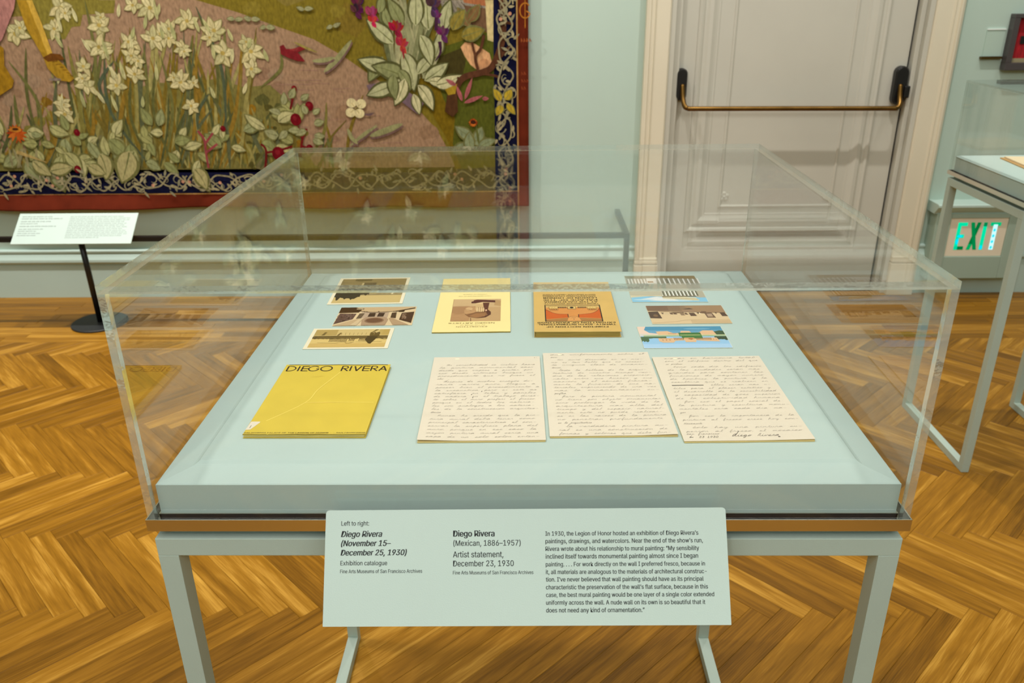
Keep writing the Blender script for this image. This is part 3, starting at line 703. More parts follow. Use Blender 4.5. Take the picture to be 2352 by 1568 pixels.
# ---- pictures: painted in unit coordinates (0..1 from the near-left corner as it lies in the case)
class Pic(Paint):
    def __init__(s, w_, h_, x0=None, y0=None, step=6e-6):
        super().__init__(step); s.w = w_; s.h = h_; s.x0 = -w_/2 if x0 is None else x0; s.y0 = -h_/2 if y0 is None else y0
    def q(s, pts): return [(s.x0+p[0]*s.w, s.y0+p[1]*s.h) for p in pts]
    def P(s, pts, col): s.poly(s.q(pts), col)
    def B(s, x0, y0, x1, y1, col): s.P([(x0, y0), (x1, y0), (x1, y1), (x0, y1)], col)
    def S(s, pts, w_, col, smooth=4): s.line(s.q(pts), w_, col, smooth=smooth)
    def E(s, cx, cy, rx, ry, col): s.P([(cx+rx*math.cos(2*pi*k/20), cy+ry*math.sin(2*pi*k/20)) for k in range(20)], col)
    def bumpy(s, x0, x1, y0, y1, n, col, seed=0, up=True):
        """filled region between y0 and a ragged line about y1"""
        r = random.Random(seed); top = [(x0+(x1-x0)*k/n, y1+(r.uniform(-.5, .5))*abs(y1-y0)*.35) for k in range(n+1)]
        s.P([(x0, y0)]+top+[(x1, y0)] if y1 > y0 else [(x0, y0)]+top+[(x1, y0)], col)
M_CARD = mat('card_stock', (238, 228, 196), .55)
def card(spec, label, border, seed, warp=.0):
    o, w_, h_ = doc('postcard', spec, label, 'postcard', 'picture postcards in the case')
    f = (lambda u, v: warp*((2*u-1)**2)) if warp else (lambda u, v: 0)
    curled('card', w_, h_, .0002, .0004, M_CARD, o, f, 16, 2)
    b = border
    p = Pic(w_-2*b[0], h_-2*b[1]); p.curl = f; p.W = w_; p.o = o; p.lay = 8
    return p
def fin(p): 
    # dense enough in x to follow the card's slight curl
    p.build('picture', M_PRINTG, p.o, lambda x, y, h: (x, y, .00062+p.curl(min(1, max(0, x/p.W+.5)), 0)+h+(.00012 if p.curl(0, 0) else 0)))
# far-left card: park scene, upside down
p = card((-.2934, .6404, .1369, .1439, .0265), 'white-bordered sepia landscape postcard under the cover edge, farthest in the left row', (.006, .006), 1)
p.B(0, 0, 1, 1, (212, 186, 124)); p.B(0, .30, 1, 1, (150, 132, 92)); p.B(0, .55, 1, 1, (142, 124, 88)); p.bumpy(0, 1, .6, .36, 30, (166, 148, 104), 5)
p.bumpy(0, .38, .58, .17, 16, (52, 46, 36), 2); p.bumpy(.36, .5, .58, .33, 8, (60, 52, 40), 3); p.bumpy(.4, .95, .58, .46, 30, (96, 82, 58), 4)
p.B(.60, .40, .625, .48, (222, 206, 160)); p.P([(.83, .34), (.86, .34), (.87, .46), (.85, .46)], (232, 218, 176)); p.B(.0, .62, 1, .66, (176, 158, 112))
p.B(.33, .70, .36, .82, (206, 186, 140)); p.B(.36, .70, .55, .83, (86, 74, 62)); p.bumpy(.2, .46, 1, .90, 9, (92, 80, 60), 6); p.B(0, .84, 1, .86, (130, 112, 78)); fin(p)
p = card((-.2614, .5095, .1354, .0871, .0245), 'borderless brown postcard of a gallery hall with pictures, middle of the left row', (.0004, .0004), 2)
SP = (226, 200, 158)
p.B(0, 0, 1, 1, SP); p.P([(0, 1), (1, 1), (.94, .86), (.78, .77), (.62, .72), (.4, .72), (.22, .80), (.1, .92)], (206, 176, 134)); p.P([(.0, 1), (.2, 1), (.29, .86), (.26, .70), (0, .68)], (64, 34, 12)); p.B(.21, .86, .31, .94, (74, 44, 20))
for k in range(5): p.B(.215+.018*k, .88, .228+.018*k, .92, (236, 216, 176))
p.B(.30, .36, .66, .72, (190, 164, 138)); p.P([(.0, .08), (.02, .66), (.24, .64), (.22, .34)], (98, 70, 62))
for k in range(60): a, b_ = R.uniform(.01, .21), R.uniform(.2, .62); p.E(a, b_, .012, .015, R.choice([(132, 104, 92), (70, 46, 38)]))
p.P([(.26, .36), (.28, .64), (.345, .64), (.32, .38)], (104, 84, 64)); p.P([(.40, .46), (.41, .66), (.49, .66), (.49, .46)], (64, 40, 30)); p.P([(.52, .46), (.53, .66), (.61, .66), (.60, .46)], (60, 36, 30))
p.P([(.70, .40), (.70, .66), (.76, .68), (.77, .36)], (74, 52, 36)); p.P([(.82, .28), (.83, .64), (.99, .70), (.985, .10)], (72, 44, 30))
for k in range(26): p.E(R.uniform(.84, .90), R.uniform(.32, .58), .010, .02, (146, 116, 92))
p.P([(0, 0), (.30, 0), (.36, .38), (.30, .36)], (200, 170, 130)); p.P([(.68, .36), (.76, 0), (.96, .0), (.72, .38)], (184, 152, 116)); p.P([(.22, .02), (.30, 0), (.36, .38), (.31, .36)], (216, 190, 150))
p.P([(.36, .0), (.66, .0), (.68, .30), (.63, .42), (.38, .42), (.34, .30)], (178, 146, 116)); p.E(.505, .24, .125, .15, (140, 106, 80)); p.E(.505, .25, .105, .115, (112, 76, 56))
p.S([(.24, .78), (.32, .75), (.42, .70), (.62, .71), (.78, .77), (.99, .93)], .0013, (70, 44, 24)); p.S([(.74, .72), (.84, .80), (.99, .90)], .0022, (60, 36, 18)); p.P([(.78, .70), (.80, .80), (.86, .78), (.85, .70)], (60, 36, 18))
for k in (.335, .365, .52, .72): p.E(k, .73, .008, .02, (80, 52, 32))
fin(p)
p = card((-.2874, .4124, .1357, .0846, .0149), 'white-bordered yellowish postcard of a building mirrored in a pool, nearest in the left row', (.0062, .0055), 3)
Y1 = (224, 194, 120)
p.B(0, 0, 1, 1, Y1); p.B(0, 0, 1, .22, (212, 178, 104)); p.B(.0, .60, 1, 1, (196, 168, 96)); p.B(.0, .60, .32, .98, (186, 158, 92)); p.B(.3, .62, .86, .98, (214, 188, 124)); p.P([(.90, .62), (1, .62), (1, 1), (.92, 1)], (190, 160, 88))
p.B(.0, .60, 1, .635, (96, 76, 36)); p.B(.0, .635, 1, .66, (216, 192, 128)); p.bumpy(.02, 1, .60, .47, 44, (112, 92, 48), 7)
for k in range(15): p.B(.24+.016*k, .30, .248+.016*k, .50, (78, 60, 30))
for k in range(12): p.B(.63+.016*k, .34, .638+.016*k, .52, (84, 64, 32))
for k in range(4): p.B(.50+.02*k, .34, .51+.02*k, .47, (84, 64, 32))
p.S([(.10, .25), (.34, .22), (.40, .28), (.58, .28)], .0006, (130, 102, 50), 1); p.S([(.46, .26), (.50, .20), (.56, .26)], .0008, (130, 102, 50)); p.S([(.60, .28), (.94, .30)], .0006, (130, 102, 50), 1)
p.P([(.73, .6), (.71, .40), (.77, .20), (.80, .18), (.83, .34), (.87, .58)], (72, 56, 26)); p.bumpy(.75, .88, .62, .82, 7, (104, 84, 42), 9); p.P([(.78, .82), (.85, .98), (.81, .98), (.76, .82)], (126, 104, 56))
for k in range(9): p.B(.36+.055*k, .68, .366+.055*k, .80, (164, 138, 80))
p.P([(.10, .66), (.13, .84), (.16, .84), (.14, .66)], (124, 102, 52)); p.P([(.31, .64), (.34, .80), (.36, .80), (.34, .64)], (120, 96, 50)); p.S([(.9, .48), (.95, .44), (1, .45)], .0015, (84, 64, 30)); p.bumpy(0, .06, .58, .48, 4, (96, 76, 38), 11); fin(p)
# right row
p = card((.2617, .6419, .1368, .1434, -.0075), 'colour postcard of a white colonnade against blue sky, farthest in the right row', (.0004, .0004), 4)
p.B(0, 0, 1, 1, (176, 172, 156)); p.B(0, .0, 1, .20, (132, 196, 226)); p.P([(0, .34), (0, .16), (.28, .22), (.52, .16), (.52, .34)], (214, 204, 170)); p.P([(.12, .10), (.34, .19), (.5, .14), (.62, .06), (.45, .03), (.25, .05)], (226, 230, 228)); p.E(.16, .08, .14, .02, (190, 220, 232)); p.E(.6, .045, .2, .015, (214, 230, 234))
p.P([(.42, .22), (.86, .16), (.90, .05), (.84, .045), (.42, .12)], (220, 210, 172)); p.P([(.42, .17), (.88, .10), (.89, .085), (.42, .155)], (150, 136, 96)); p.B(.42, .18, .88, .215, (112, 100, 70)); p.B(.88, .16, 1, .40, (178, 172, 150))
for k in range(10): xx = .42+.05*k; p.B(xx, .22, xx+.045, .42, (96, 96, 72)); p.B(xx+.004, .22, xx+.022, .42, (236, 236, 226))
p.B(0, .24, .44, .44, (190, 184, 160)); p.B(0, .42, 1, .70, (166, 158, 140)); p.B(0, .66, 1, .88, (150, 142, 124))
for k in range(9): xx = .03+.045*k; p.B(xx, .66, xx+.02, .88, (222, 222, 214))
for k in range(9): xx = .43+.068*k; p.B(xx, .64, xx+.034, .88, (104, 104, 84) if k == 2 else (136, 134, 114)); p.B(xx+.034, .64, xx+.055, .90, (228, 230, 224))
p.P([(.28, .66), (.42, .66), (.44, .92), (.30, .92)], (222, 220, 210)); p.B(.30, .72, .38, .78, (140, 100, 48)); p.B(0, .90, 1, .93, (128, 116, 78)); p.P([(0, .93), (.36, .93), (.6, 1), (0, 1)], (124, 116, 84)); p.P([(.36, .96), (.6, .90), (1, .87), (1, 1), (.5, 1)], (122, 100, 40)); fin(p)
p = card((.2812, .5101, .1346, .0849, .0092), 'brown sepia postcard of a gallery wall hung with small pictures, middle of the right row', (.0004, .0004), 5)
p.B(0, 0, 1, 1, (222, 194, 150)); p.P([(0, .70), (0, 1), (1, 1), (1, .58), (.3, .66)], (140, 110, 80)); p.B(0, .72, .28, 1, (118, 86, 62)); p.B(.28, .74, .44, .99, (132, 102, 76)); p.P([(.6, .60), (1, .56), (1, .99), (.5, .99)], (158, 124, 88))
p.P([(.46, .78), (.56, .86), (.60, .80), (.60, .76)], (80, 54, 34)); p.P([(.44, .62), (.46, .76), (.6, .78), (.64, .60)], (156, 124, 94)); p.P([(.58, .60), (.66, .60), (.68, .50)], (240, 224, 190)); p.P([(.66, .56), (.70, .68), (.76, .66), (.74, .52)], (118, 88, 62)); p.bumpy(.30, .46, .62, .56, 6, (120, 92, 66), 3)
p.P([(.0, .30), (.0, .66), (.13, .67), (.15, .28)], (72, 44, 28)); p.E(.08, .44, .03, .07, (120, 88, 56))
for a, b_, c, d, cc in ((.20, .50, .26, .60, (214, 190, 150)), (.28, .50, .31, .60, (96, 68, 48)), (.325, .50, .36, .60, (88, 60, 42)), (.41, .44, .455, .60, (140, 112, 84)), (.47, .48, .50, .58, (96, 66, 50)), (.53, .40, .60, .58, (84, 54, 38)), (.73, .30, .83, .58, (110, 80, 58)), (.93, .38, .995, .58, (78, 50, 34))): p.P([(a, b_), (a-.01, d), (c-.01, d), (c+.01, b_)], cc)
p.B(.745, .36, .81, .52, (178, 150, 122)); p.S([(.0, .04), (.3, .10), (.5, .20), (1, .18)], .0007, (166, 134, 96)); p.P([(.5, .0), (.5, .18), (1, .15), (1, 0)], (206, 176, 132)); p.S([(.14, .66), (.5, .62), (1, .58)], .001, (100, 72, 50))
for k in (.18, .64, .87): p.P([(k, .50), (k-.02, .60), (k+.02, .60)], (100, 74, 52))
fin(p)
p = card((.2564, .4111, .1397, .0887, .0078), 'bright blue colour postcard of a palace reflected in a pool, nearest in the right row', (.0004, .0004), 6)
p.B(0, 0, 1, 1, (150, 198, 232)); p.B(0, .0, 1, .18, (170, 208, 238)); p.B(0, .60, 1, 1, (96, 160, 192)); p.B(0, .82, 1, 1, (62, 142, 178)); p.P([(0, .55), (0, 1), (.10, 1), (.07, .84), (.12, .70), (.32, .62), (.5, .57)], (236, 208, 188)); p.P([(.0, .56), (0, .66), (.2, .62), (.5, .58), (.5, .56)], (214, 208, 200))
p.B(.04, .52, 1, .60, (150, 178, 142)); p.B(.04, .575, 1, .595, (226, 222, 164)); p.bumpy(.0, .30, .52, .44, 12, (58, 96, 56), 4); p.bumpy(0, .09, .5, .30, 6, (62, 98, 62), 8); p.bumpy(.86, 1, .52, .36, 7, (34, 62, 34), 5); p.P([(.84, .60), (.88, .74), (.96, .80), (1, .78), (1, .60)], (44, 78, 44))
BL = (228, 186, 142)
p.P([(.22, .60), (.20, .76), (.34, .78), (.40, .68), (.48, .68), (.50, .78), (.60, .78), (.62, .68), (.70, .70), (.76, .80), (.88, .80), (.90, .60)], BL); p.B(.46, .52, .72, .70, (46, 110, 44)); p.B(.47, .575, .71, .595, (220, 222, 140))
for k in range(8): p.B(.34+.012*k, .63, .345+.012*k, .67, (160, 112, 68))
p.P([(.20, .44), (.20, .30), (.24, .24), (.36, .24), (.39, .32), (.50, .34), (.50, .26), (.62, .26), (.63, .34), (.76, .30), (.90, .28), (.88, .46)], BL); p.B(.22, .40, .36, .42, (206, 150, 100)); p.B(.48, .42, .72, .56, (52, 116, 48)); p.B(.50, .40, .62, .46, (214, 160, 110)); p.P([(.54, .40), (.56, .44), (.59, .44), (.61, .40), (.575, .36)], (170, 110, 50))
for k in range(7): p.B(.38+.017*k, .36, .388+.017*k, .46, (120, 84, 44))
for k in range(12): p.B(.64+.015*k, .36, .647+.015*k, .46, (116, 80, 40))
for k in range(3): p.B(.24+.04*k, .33, .255+.04*k, .38, (190, 140, 94)); p.B(.80+.03*k, .35, .81+.03*k, .40, (190, 140, 94))
p.E(.7, .87, .16, .05, (100, 164, 196)); fin(p)

# brochure with a carved-foot photograph
br, bw, bh = doc('brochure', (-.0924, .5670, .1302, .2672, .0188), 'pale yellow brochure with a brown sculpture photograph, lying upside down', 'brochure')
M_BRO = mat('brochure_paper', (248, 228, 156), .6, noise=.02, nscale=20); M_OLIVE = mat('brochure_edge', (160, 136, 50), .7)
slab_poly('back_leaf', wob(bw, bh, .0003, 3), 0, .0016, M_OLIVE, br)
slab_poly('front_leaf', wob(bw, bh, .0004, 4), .0017, .0022, M_BRO, br)
p = Pic(bw*.66, bh*.40, -bw*.29, -bh*.33); p.lay = 10
p.B(0, 0, 1, 1, (196, 158, 108)); p.B(0, .62, 1, 1, (206, 172, 124)); p.B(0, .35, .5, .66, (172, 128, 86)); p.P([(0, 0), (.36, 0), (.38, .2), (.30, .33), (0, .36)], (184, 140, 94)); p.P([(.86, .7), (1, .66), (1, .92), (.88, .96)], (186, 148, 98))
for k in range(14): yy = R.uniform(0, .7); x0_ = R.uniform(0, .2); p.S([(x0_, yy), (x0_+R.uniform(.15, .35), yy+R.uniform(-.01, .01))], .0004, (150, 106, 68), 1)
p.P([(.27, .30), (.36, .18), (.54, .12), (.70, .16), (.80, .28), (.80, .40), (.74, .50), (.60, .52), (.38, .42)], (136, 92, 54)); p.P([(.54, .13), (.70, .16), (.80, .28), (.80, .40), (.74, .50), (.70, .40), (.74, .26)], (84, 40, 18)); p.P([(.36, .22), (.50, .16), (.68, .20), (.70, .34), (.5, .34)], (158, 110, 66))
p.P([(.25, .46), (.28, .60), (.36, .66), (.44, .64), (.52, .58), (.56, .46), (.44, .36), (.30, .30), (.26, .36)], (190, 146, 98)); p.E(.35, .54, .07, .07, (212, 172, 122)); p.S([(.27, .52), (.34, .50), (.40, .44)], .0007, (112, 70, 38)); p.S([(.28, .36), (.36, .40), (.48, .40)], .0011, (206, 164, 112))
p.P([(.62, .82), (.76, .82), (.73, .44), (.66, .40), (.60, .5)], (92, 44, 24)); p.P([(.47, .84), (.62, .84), (.64, .66), (.66, .46), (.60, .40), (.52, .42), (.48, .52)], (208, 172, 120)); p.B(.48, .76, .62, .84, (222, 190, 138))
for k, xx in enumerate((.515, .56, .605, .645)): p.E(xx, .50, .018, .10, (224, 190, 138)); p.S([(xx+.021, .62), (xx+.022, .42)], .0006, (120, 76, 42))
p.E(.70, .47, .022, .04, (216, 172, 138)); p.P([(.38, .80), (.38, .88), (.42, .89), (.43, .94), (.50, .97), (.88, .93), (.88, .83), (.62, .86), (.48, .80)], (86, 34, 22)); p.S([(.41, .0), (.40, .14)], .0011, (112, 72, 42), 1)
p.B(-.001, -.001, .006, 1, (170, 130, 84))
for tx, a, b_, yb_, hh in (('NEGRO ARTISTS', -.04, .038, -.376, .0060), ('OF THE WORK OF', -.02, .022, -.402, .0030), ('EXHIBITION', -.026, .026, -.434, .0052), ('CALIFORNIA PALACE OF THE', -.030, .030, .118, .0034), ('LEGION OF HONOR', -.022, .022, .155, .0032)):
    put_text(p, tx, a, b_, yb_*bh+hh, (126, 104, 60), .9, 0, 0, height=hh, flip=True)
p.build('cover_print', M_PRINT, br, ident(.0023))
# tan paperback
bk, kw, kh = doc('book', (.0855, .5330, .1415, .2400, -.0015), 'thick tan paperback with black capitals and an orange archway picture, upside down', 'book')
M_KRAFT = mat('kraft_cover', (216, 178, 100), .65, noise=.06, nscale=30); M_KEDGE = mat('kraft_pages', (168, 138, 60), .8, noise=.35, nscale=20, stretch=(1, 1, 60))
slab_poly('back_cover', wob(kw, kh, .0003, 8), 0, .0008, M_KRAFT, bk); box('page_block', -kw/2+.002, kw/2-.002, -kh/2+.001, kh/2-.001, .0009, .0092, M_KEDGE, bk, .0005)
slab_poly('front_cover', wob(kw, kh, .0003, 9), .0094, .0103, M_KRAFT, bk)
box('spine', -kw/2, -kw/2+.0012, -kh/2+.0005, kh/2-.0005, .0009, .0093, M_KRAFT, bk)
p = Pic(kw*.66, kh*.31, -kw*.355, -kh*.315); p.lay = 10; KK = (28, 20, 10)
p.B(-.02, -.02, 1.02, 1.02, KK); p.B(0, 0, 1, 1, (216, 144, 70)); p.B(0, .85, 1, 1, (214, 178, 104)); p.P([(0, 0), (1, 0), (1, .14), (.62, .20), (.38, .20), (0, .10)], (170, 118, 58))
OR = (204, 92, 12)
p.P([(0, .12), (0, .72), (.06, .62), (.14, .50), (.24, .44), (.40, .42), (.40, .22)], OR); p.P([(1, .16), (1, .80), (.95, .64), (.86, .50), (.74, .44), (.59, .40), (.60, .22)], OR)
for pts in ([(0, .72), (.06, .62), (.14, .50), (.24, .44), (.40, .42)], [(1, .80), (.95, .64), (.86, .50), (.74, .44), (.59, .40)]): p.S(pts, .0009, (90, 34, 8))
p.B(.395, .24, .41, .43, KK); p.B(.585, .24, .60, .41, KK); p.P([(.38, 0), (.40, .20), (.44, .26), (.50, .28), (.56, .26), (.60, .20), (.63, 0)], (220, 156, 84)); p.S([(.40, .20), (.44, .27), (.5, .29), (.56, .27), (.60, .20)], .0008, (120, 66, 20)); p.S([(.46, .20), (.5, .22), (.54, .20)], .0012, (150, 90, 40)); p.S([(.5, .16), (.5, .08)], .0007, KK, 1)
for k in range(8): p.B(.235+.02*k, .80, .247+.02*k, .90, KK); p.B(.60+.02*k, .80, .612+.02*k, .90, KK)
for a, b_ in ((.06, .23), (.77, .95)):
    p.B(a, .76, b_, .90, (214, 178, 96)); p.line(p.q([(a, .76), (b_, .76), (b_, .90), (a, .90), (a, .76)]), .0005, KK)
    for k in range(5): p.S([(a+.02+.033*k, .78), (a+.012+.033*k, .70), (a+.03+.033*k, .66), (a+.04+.033*k, .74)], .0005, (70, 48, 18))
    for k in range(3): p.B(a+.02+.05*k, .80, a+.05+.05*k, .87, (226, 192, 120))
p.B(.41, .74, .56, .90, (220, 186, 110)); p.line(p.q([(.41, .74), (.56, .74), (.56, .90), (.41, .90), (.41, .74)]), .0008, KK); p.E(.485, .83, .035, .055, KK)
p.B(0, .955, 1, .965, (120, 80, 30))
hK = kh
for tx, a, b_, fy, hh in (('FOREIGN SECTION OF', -.36, .36, -.438, .0066), ('TWENTY-SIXTH INTERNATIONAL', -.455, .455, -.399, .0078), ('EXHIBITION OF PAINTINGS', -.46, .455, -.362, .0068),
    ('FROM CARNEGIE INSTITUTE', -.37, .30, .010, .0046), ('AT THE CALIFORNIA', -.37, .30, .040, .0072), ('PALACE OF THE', -.38, .30, .078, .0076), ('LEGION OF HONOR', -.38, .30, .120, .0082), ('SAN FRANCISCO CALIFORNIA', -.385, .29, .163, .0044), ('OCTOBER SECOND TO DECEMBER', -.385, .29, .188, .0036), ('NINTH NINETEEN TWENTY EIGHT', -.385, .29, .207, .0036)):
    put_text(p, tx, a*kw, b_*kw, fy*hK+hh, KK, .9, .014, 0, height=hh, flip=True)
p.build('cover_print', M_PRINT, bk, ident(.0104))

# ------------------------------------------------------------------ tapestry
YT = 3.235; PXM = .00222
tap = tag(empty('tapestry', (-1.9, YT+.01, 1.5)), 'big woven tapestry of a flowering meadow with navy vine border on the back wall', 'tapestry')
TX0, TX1, TZ1, TZ0 = -3.85, .014, 2.75, .492
# cloth with wavy hem
bm = bmesh.new(); G = []
nx = 160; zs = [TZ1, 1.7, 1.0, .69, .60, .568, .552, .538, .525, .512, .50, TZ0]
def wave(x, z):
    k = max(0, min(1, (.564-z)/.07)); e = max(0, (x-(TX1-.03))/.03)
    return -k*(.016+.014*math.sin(x*5.1+.6)+.007*math.sin(x*11.7))
def hem(x): return .004*math.sin(x*3.3)+.003*math.sin(x*8+1)
for z in zs:
    G.append([bm.verts.new((TX0+(TX1-TX0)*i/nx, YT+wave(TX0+(TX1-TX0)*i/nx, z), z+(hem(TX0+(TX1-TX0)*i/nx)*min(1, max(0, (.566-z)/.06))))) for i in range(nx+1)])
for a, b_ in zip(G, G[1:]):
    for i in range(nx): bm.faces.new([a[i], b_[i], b_[i+1], a[i+1]])
me = bpy.data.meshes.new('cloth'); bm.normal_update(); bm.to_mesh(me); bm.free()
for q in me.polygons: q.use_smooth = True
M_MAROON = mat('maroon_border', (98, 36, 18), .95, noise=.18, nscale=14, bump=.4, bscale=900, spec=.1)
cl = link('cloth', me, M_MAROON); wpar(cl, tap); sm = cl.modifiers.new('thickness', 'SOLIDIFY'); sm.thickness = .005; sm.offset = -1
cl.modifiers['thickness'].offset = -1
def W(u, v): p = at_y(u, v, YT); return (p.x, p.z)
def Ws(pts): return [W(*p) for p in pts]
T = Paint(3e-6); T.lay = 60
NX0, NX1 = W(1132, 100)[0], W(1186, 100)[0]; NZ0, NZ1 = .568, .688
PX0, PX1 = -3.75, NX0; PZ1 = 2.62
T.rect(PX0-.02, NZ0-.006, NX1+.007, PZ1+.13, (196, 150, 84)); T.rect(PX0-.02, NZ0, NX1, PZ1+.12, (18, 20, 52)); 
T.rect(PX0, NZ1, PX1, PZ1, (126, 110, 34))
GR = random.Random(5)
def blot(cx, cz, r, col, n=14, jag=.25): T.poly([(cx+r*(1+GR.uniform(-jag, jag))*math.cos(2*pi*k/n), cz+.75*r*(1+GR.uniform(-jag, jag))*math.sin(2*pi*k/n)) for k in range(n)], col)
# meadow mottling
for k in range(90): blot(GR.uniform(PX0+.1, PX1-.1), GR.uniform(.9, PZ1-.1), GR.uniform(.03, .09), GR.choice([(134, 118, 42), (116, 100, 30), (124, 104, 36), (130, 114, 50)]))
# pink path
PINK = (162, 130, 100)
T.poly([(PX0, NZ1)]+[(PX0, 1.30)]+Ws([(-260, 60), (0, 40), (190, 30), (262, -30), (300, -70), (400, -30), (450, 0), (545, 28), (640, 62), (720, 90), (790, 130), (850, 172), (900, 205), (960, 250), (1005, 300), (1030, 345), (1050, 395)])+[(W(1050, 395)[0], NZ1)], PINK)
for k in range(120):
    u, v = GR.uniform(-260, 1000), GR.uniform(40, 380)
    if v > 60+max(0, u-560)*.42+30: blot(*W(u, v), GR.uniform(.012, .05), GR.choice([(170, 138, 106), (152, 120, 90), (158, 130, 102), (146, 114, 88)]), 12, .2)
for k in range(34):
    u, v = GR.uniform(560, 960), GR.uniform(150, 370)
    if v > 60+(u-560)*.5+30: T.line(Ws([(u, v), (u+GR.uniform(20, 60), v+GR.uniform(-4, 5))]), .0035, (158, 122, 102))
T.poly(Ws([(60, 0), (265, 0), (262, 30), (190, 34), (185, 60), (165, 62), (150, 90), (60, 90)]), (134, 122, 50))
# right side darker ground
T.poly([(PX1, NZ1)]+Ws([(1045, 388), (1040, 350), (1022, 310), (1000, 275), (985, 240), (960, 180), (975, 120), (1000, 90), (1040, 110), (1133, 80)]), (120, 98, 18)); T.poly([(PX1, NZ1)]+Ws([(1060, 388), (1040, 330), (1045, 270), (1020, 230), (990, 150), (1010, 110), (1133, 70)]), (88, 92, 28)); T.poly(Ws([(1010, 130), (1060, 110), (1070, 140), (1060, 190), (1020, 200), (1000, 165)]), (70, 62, 26))
T.poly(Ws([(1040, 60), (1133, 60), (1133, 0), (1010, 0), (1020, 30)]), (150, 140, 122)); 
for k in range(40): u = GR.uniform(1018, 1110); v = GR.uniform(-8, 40); T.line(Ws([(u, v), (u+16, v+22)]), .0035, GR.choice([(118, 108, 92), (176, 166, 146), (98, 86, 72)]))
T.poly(Ws([(1065, 12), (1120, 20), (1122, 75), (1085, 62)]), (116, 86, 60)); T.poly(Ws([(1114, 0), (1133, 0), (1133, 96), (1120, 92)]), (216, 196, 138)); T.poly(Ws([(1060, -10), (1114, 0), (1116, 14), (1066, 6)]), (176, 110, 70))
T.poly(Ws([(1058, 108), (1068, 97), (1090, 100), (1124, 122), (1132, 150), (1118, 165), (1100, 164), (1080, 148), (1068, 130)]), (222, 170, 120)); T.ell(*W(1112, 148), .03, .026, (206, 150, 104))
# undergrowth base
T.poly([(PX0, NZ1)]+Ws([(-300, 330), (-120, 345), (0, 350), (60, 345), (120, 325), (165, 250), (200, 238), (240, 215), (300, 205), (360, 190), (430, 190), (500, 180), (560, 200), (620, 195), (660, 230), (690, 300), (700, 345), (725, 380)])+[(W(740, 390)[0], NZ1)], (124, 116, 60))
for k in range(150):
    u, v = GR.uniform(60, 700), GR.uniform(225, 385); blot(*W(u, v), GR.uniform(.012, .035), GR.choice([(104, 96, 42), (130, 120, 54), (146, 108, 26), (90, 88, 44), (118, 110, 70), (128, 94, 24), (140, 132, 74), (84, 78, 34)]), 9, .3)
# long stems and blades
SG = [(128, 120, 58), (104, 104, 54), (150, 140, 78), (84, 88, 50), (160, 150, 88), (124, 104, 36), (94, 98, 66), (142, 112, 40), (112, 98, 40)]
def blade(u0, v0, u1, v1, wpx, col, curve=0):
    mu, mv = (u0+u1)/2+curve, (v0+v1)/2; T.line(Ws([(u0, v0), (mu, mv), (u1, v1)]), wpx*PXM, col, taper=2, smooth=6)
for k in range(200):
    u0 = GR.gauss(370, 160) if k % 4 else GR.uniform(-200, 700)
    h = GR.uniform(110, 330)*(1.0 if 150 < u0 < 560 else .55); u1 = u0+GR.uniform(-75, 75); blade(u0, 386, u1, max(20, 386-h), GR.uniform(4, 10), GR.choice(SG), GR.uniform(-22, 22))
for u0, v0, u1, v1, cv in ((90, 330, 60, 110, -12), (95, 330, 20, 140, 30), (215, 260, 195, 0, 14), (330, 370, 330, 100, 10), (345, 370, 300, 180, -20), (350, 385, 240, 130, -40), (380, 370, 370, 130, 22), (400, 380, 360, 140, -26), (500, 330, 480, 90, 24), (520, 300, 450, 15, 24), (540, 240, 515, 60, -6), (500, 260, 455, 30, 20), (600, 200, 645, 120, 22), (255, 250, 262, 140, -30), (262, 140, 285, 170, 4), (455, 300, 480, 215, -12), (480, 215, 500, 240, 4)):
    blade(u0, v0, u1, v1, 7, GR.choice([(96, 96, 50), (112, 110, 58), (82, 92, 66)]), cv)
# white lilies
CR = [(214, 202, 150), (204, 194, 142), (194, 186, 134), (208, 194, 140)]
def lily(u, v, s, tilt=None):
    x, z = W(u, v); s *= PXM*1.18; n = GR.choice([5, 6, 6]); a0 = GR.uniform(0, 6.28)
    for k in range(n):
        a = a0+2*pi*k/n+GR.uniform(-.25, .25); T.leaf(x, z, a, s*GR.uniform(.8, 1.25), s*.52, GR.choice(CR), (172, 158, 104), GR.uniform(-.5, .5), edge=(146, 136, 84))
    T.ell(x, z, s*.18, s*.16, (186, 162, 84))
for u, v, s in ((140, 18, 22), (125, 66, 17), (150, 30, 14), (36, 78, 24), (46, 64, 16), (228, 58, 22), (232, 40, 12), (228, 108, 22), (242, 120, 14), (300, 98, 18), (345, 18, 22), (370, 78, 20), (388, 66, 16), (388, 88, 15), (352, 88, 20), (305, 12, 16), (296, 96, 18), (430, 48, 20), (492, 70, 22), (482, 86, 14), (512, 122, 24), (577, 118, 22), (566, 96, 13), (578, 158, 18), (192, 152, 17), (200, 196, 19), (190, 180, 14), (268, 196, 20), (310, 170, 18), (302, 128, 16), (318, 140, 14), (415, 188, 21), (400, 178, 12), (150, 262, 20), (146, 240, 16), (440, 243, 16), (445, 190, 12), (-60, 120, 22), (-120, 60, 22), (-160, 150, 20), (418, 110, 15), (424, 118, 12)): lily(u, v, s)
for k in range(34):
    u, v = GR.uniform(120, 620), GR.uniform(30, 260); x, z = W(u, v); T.leaf(x, z, GR.uniform(1.1, 2.1), GR.uniform(22, 40)*PXM, 8*PXM, GR.choice([(206, 198, 146), (190, 186, 128), (176, 176, 118)]), (140, 136, 84))
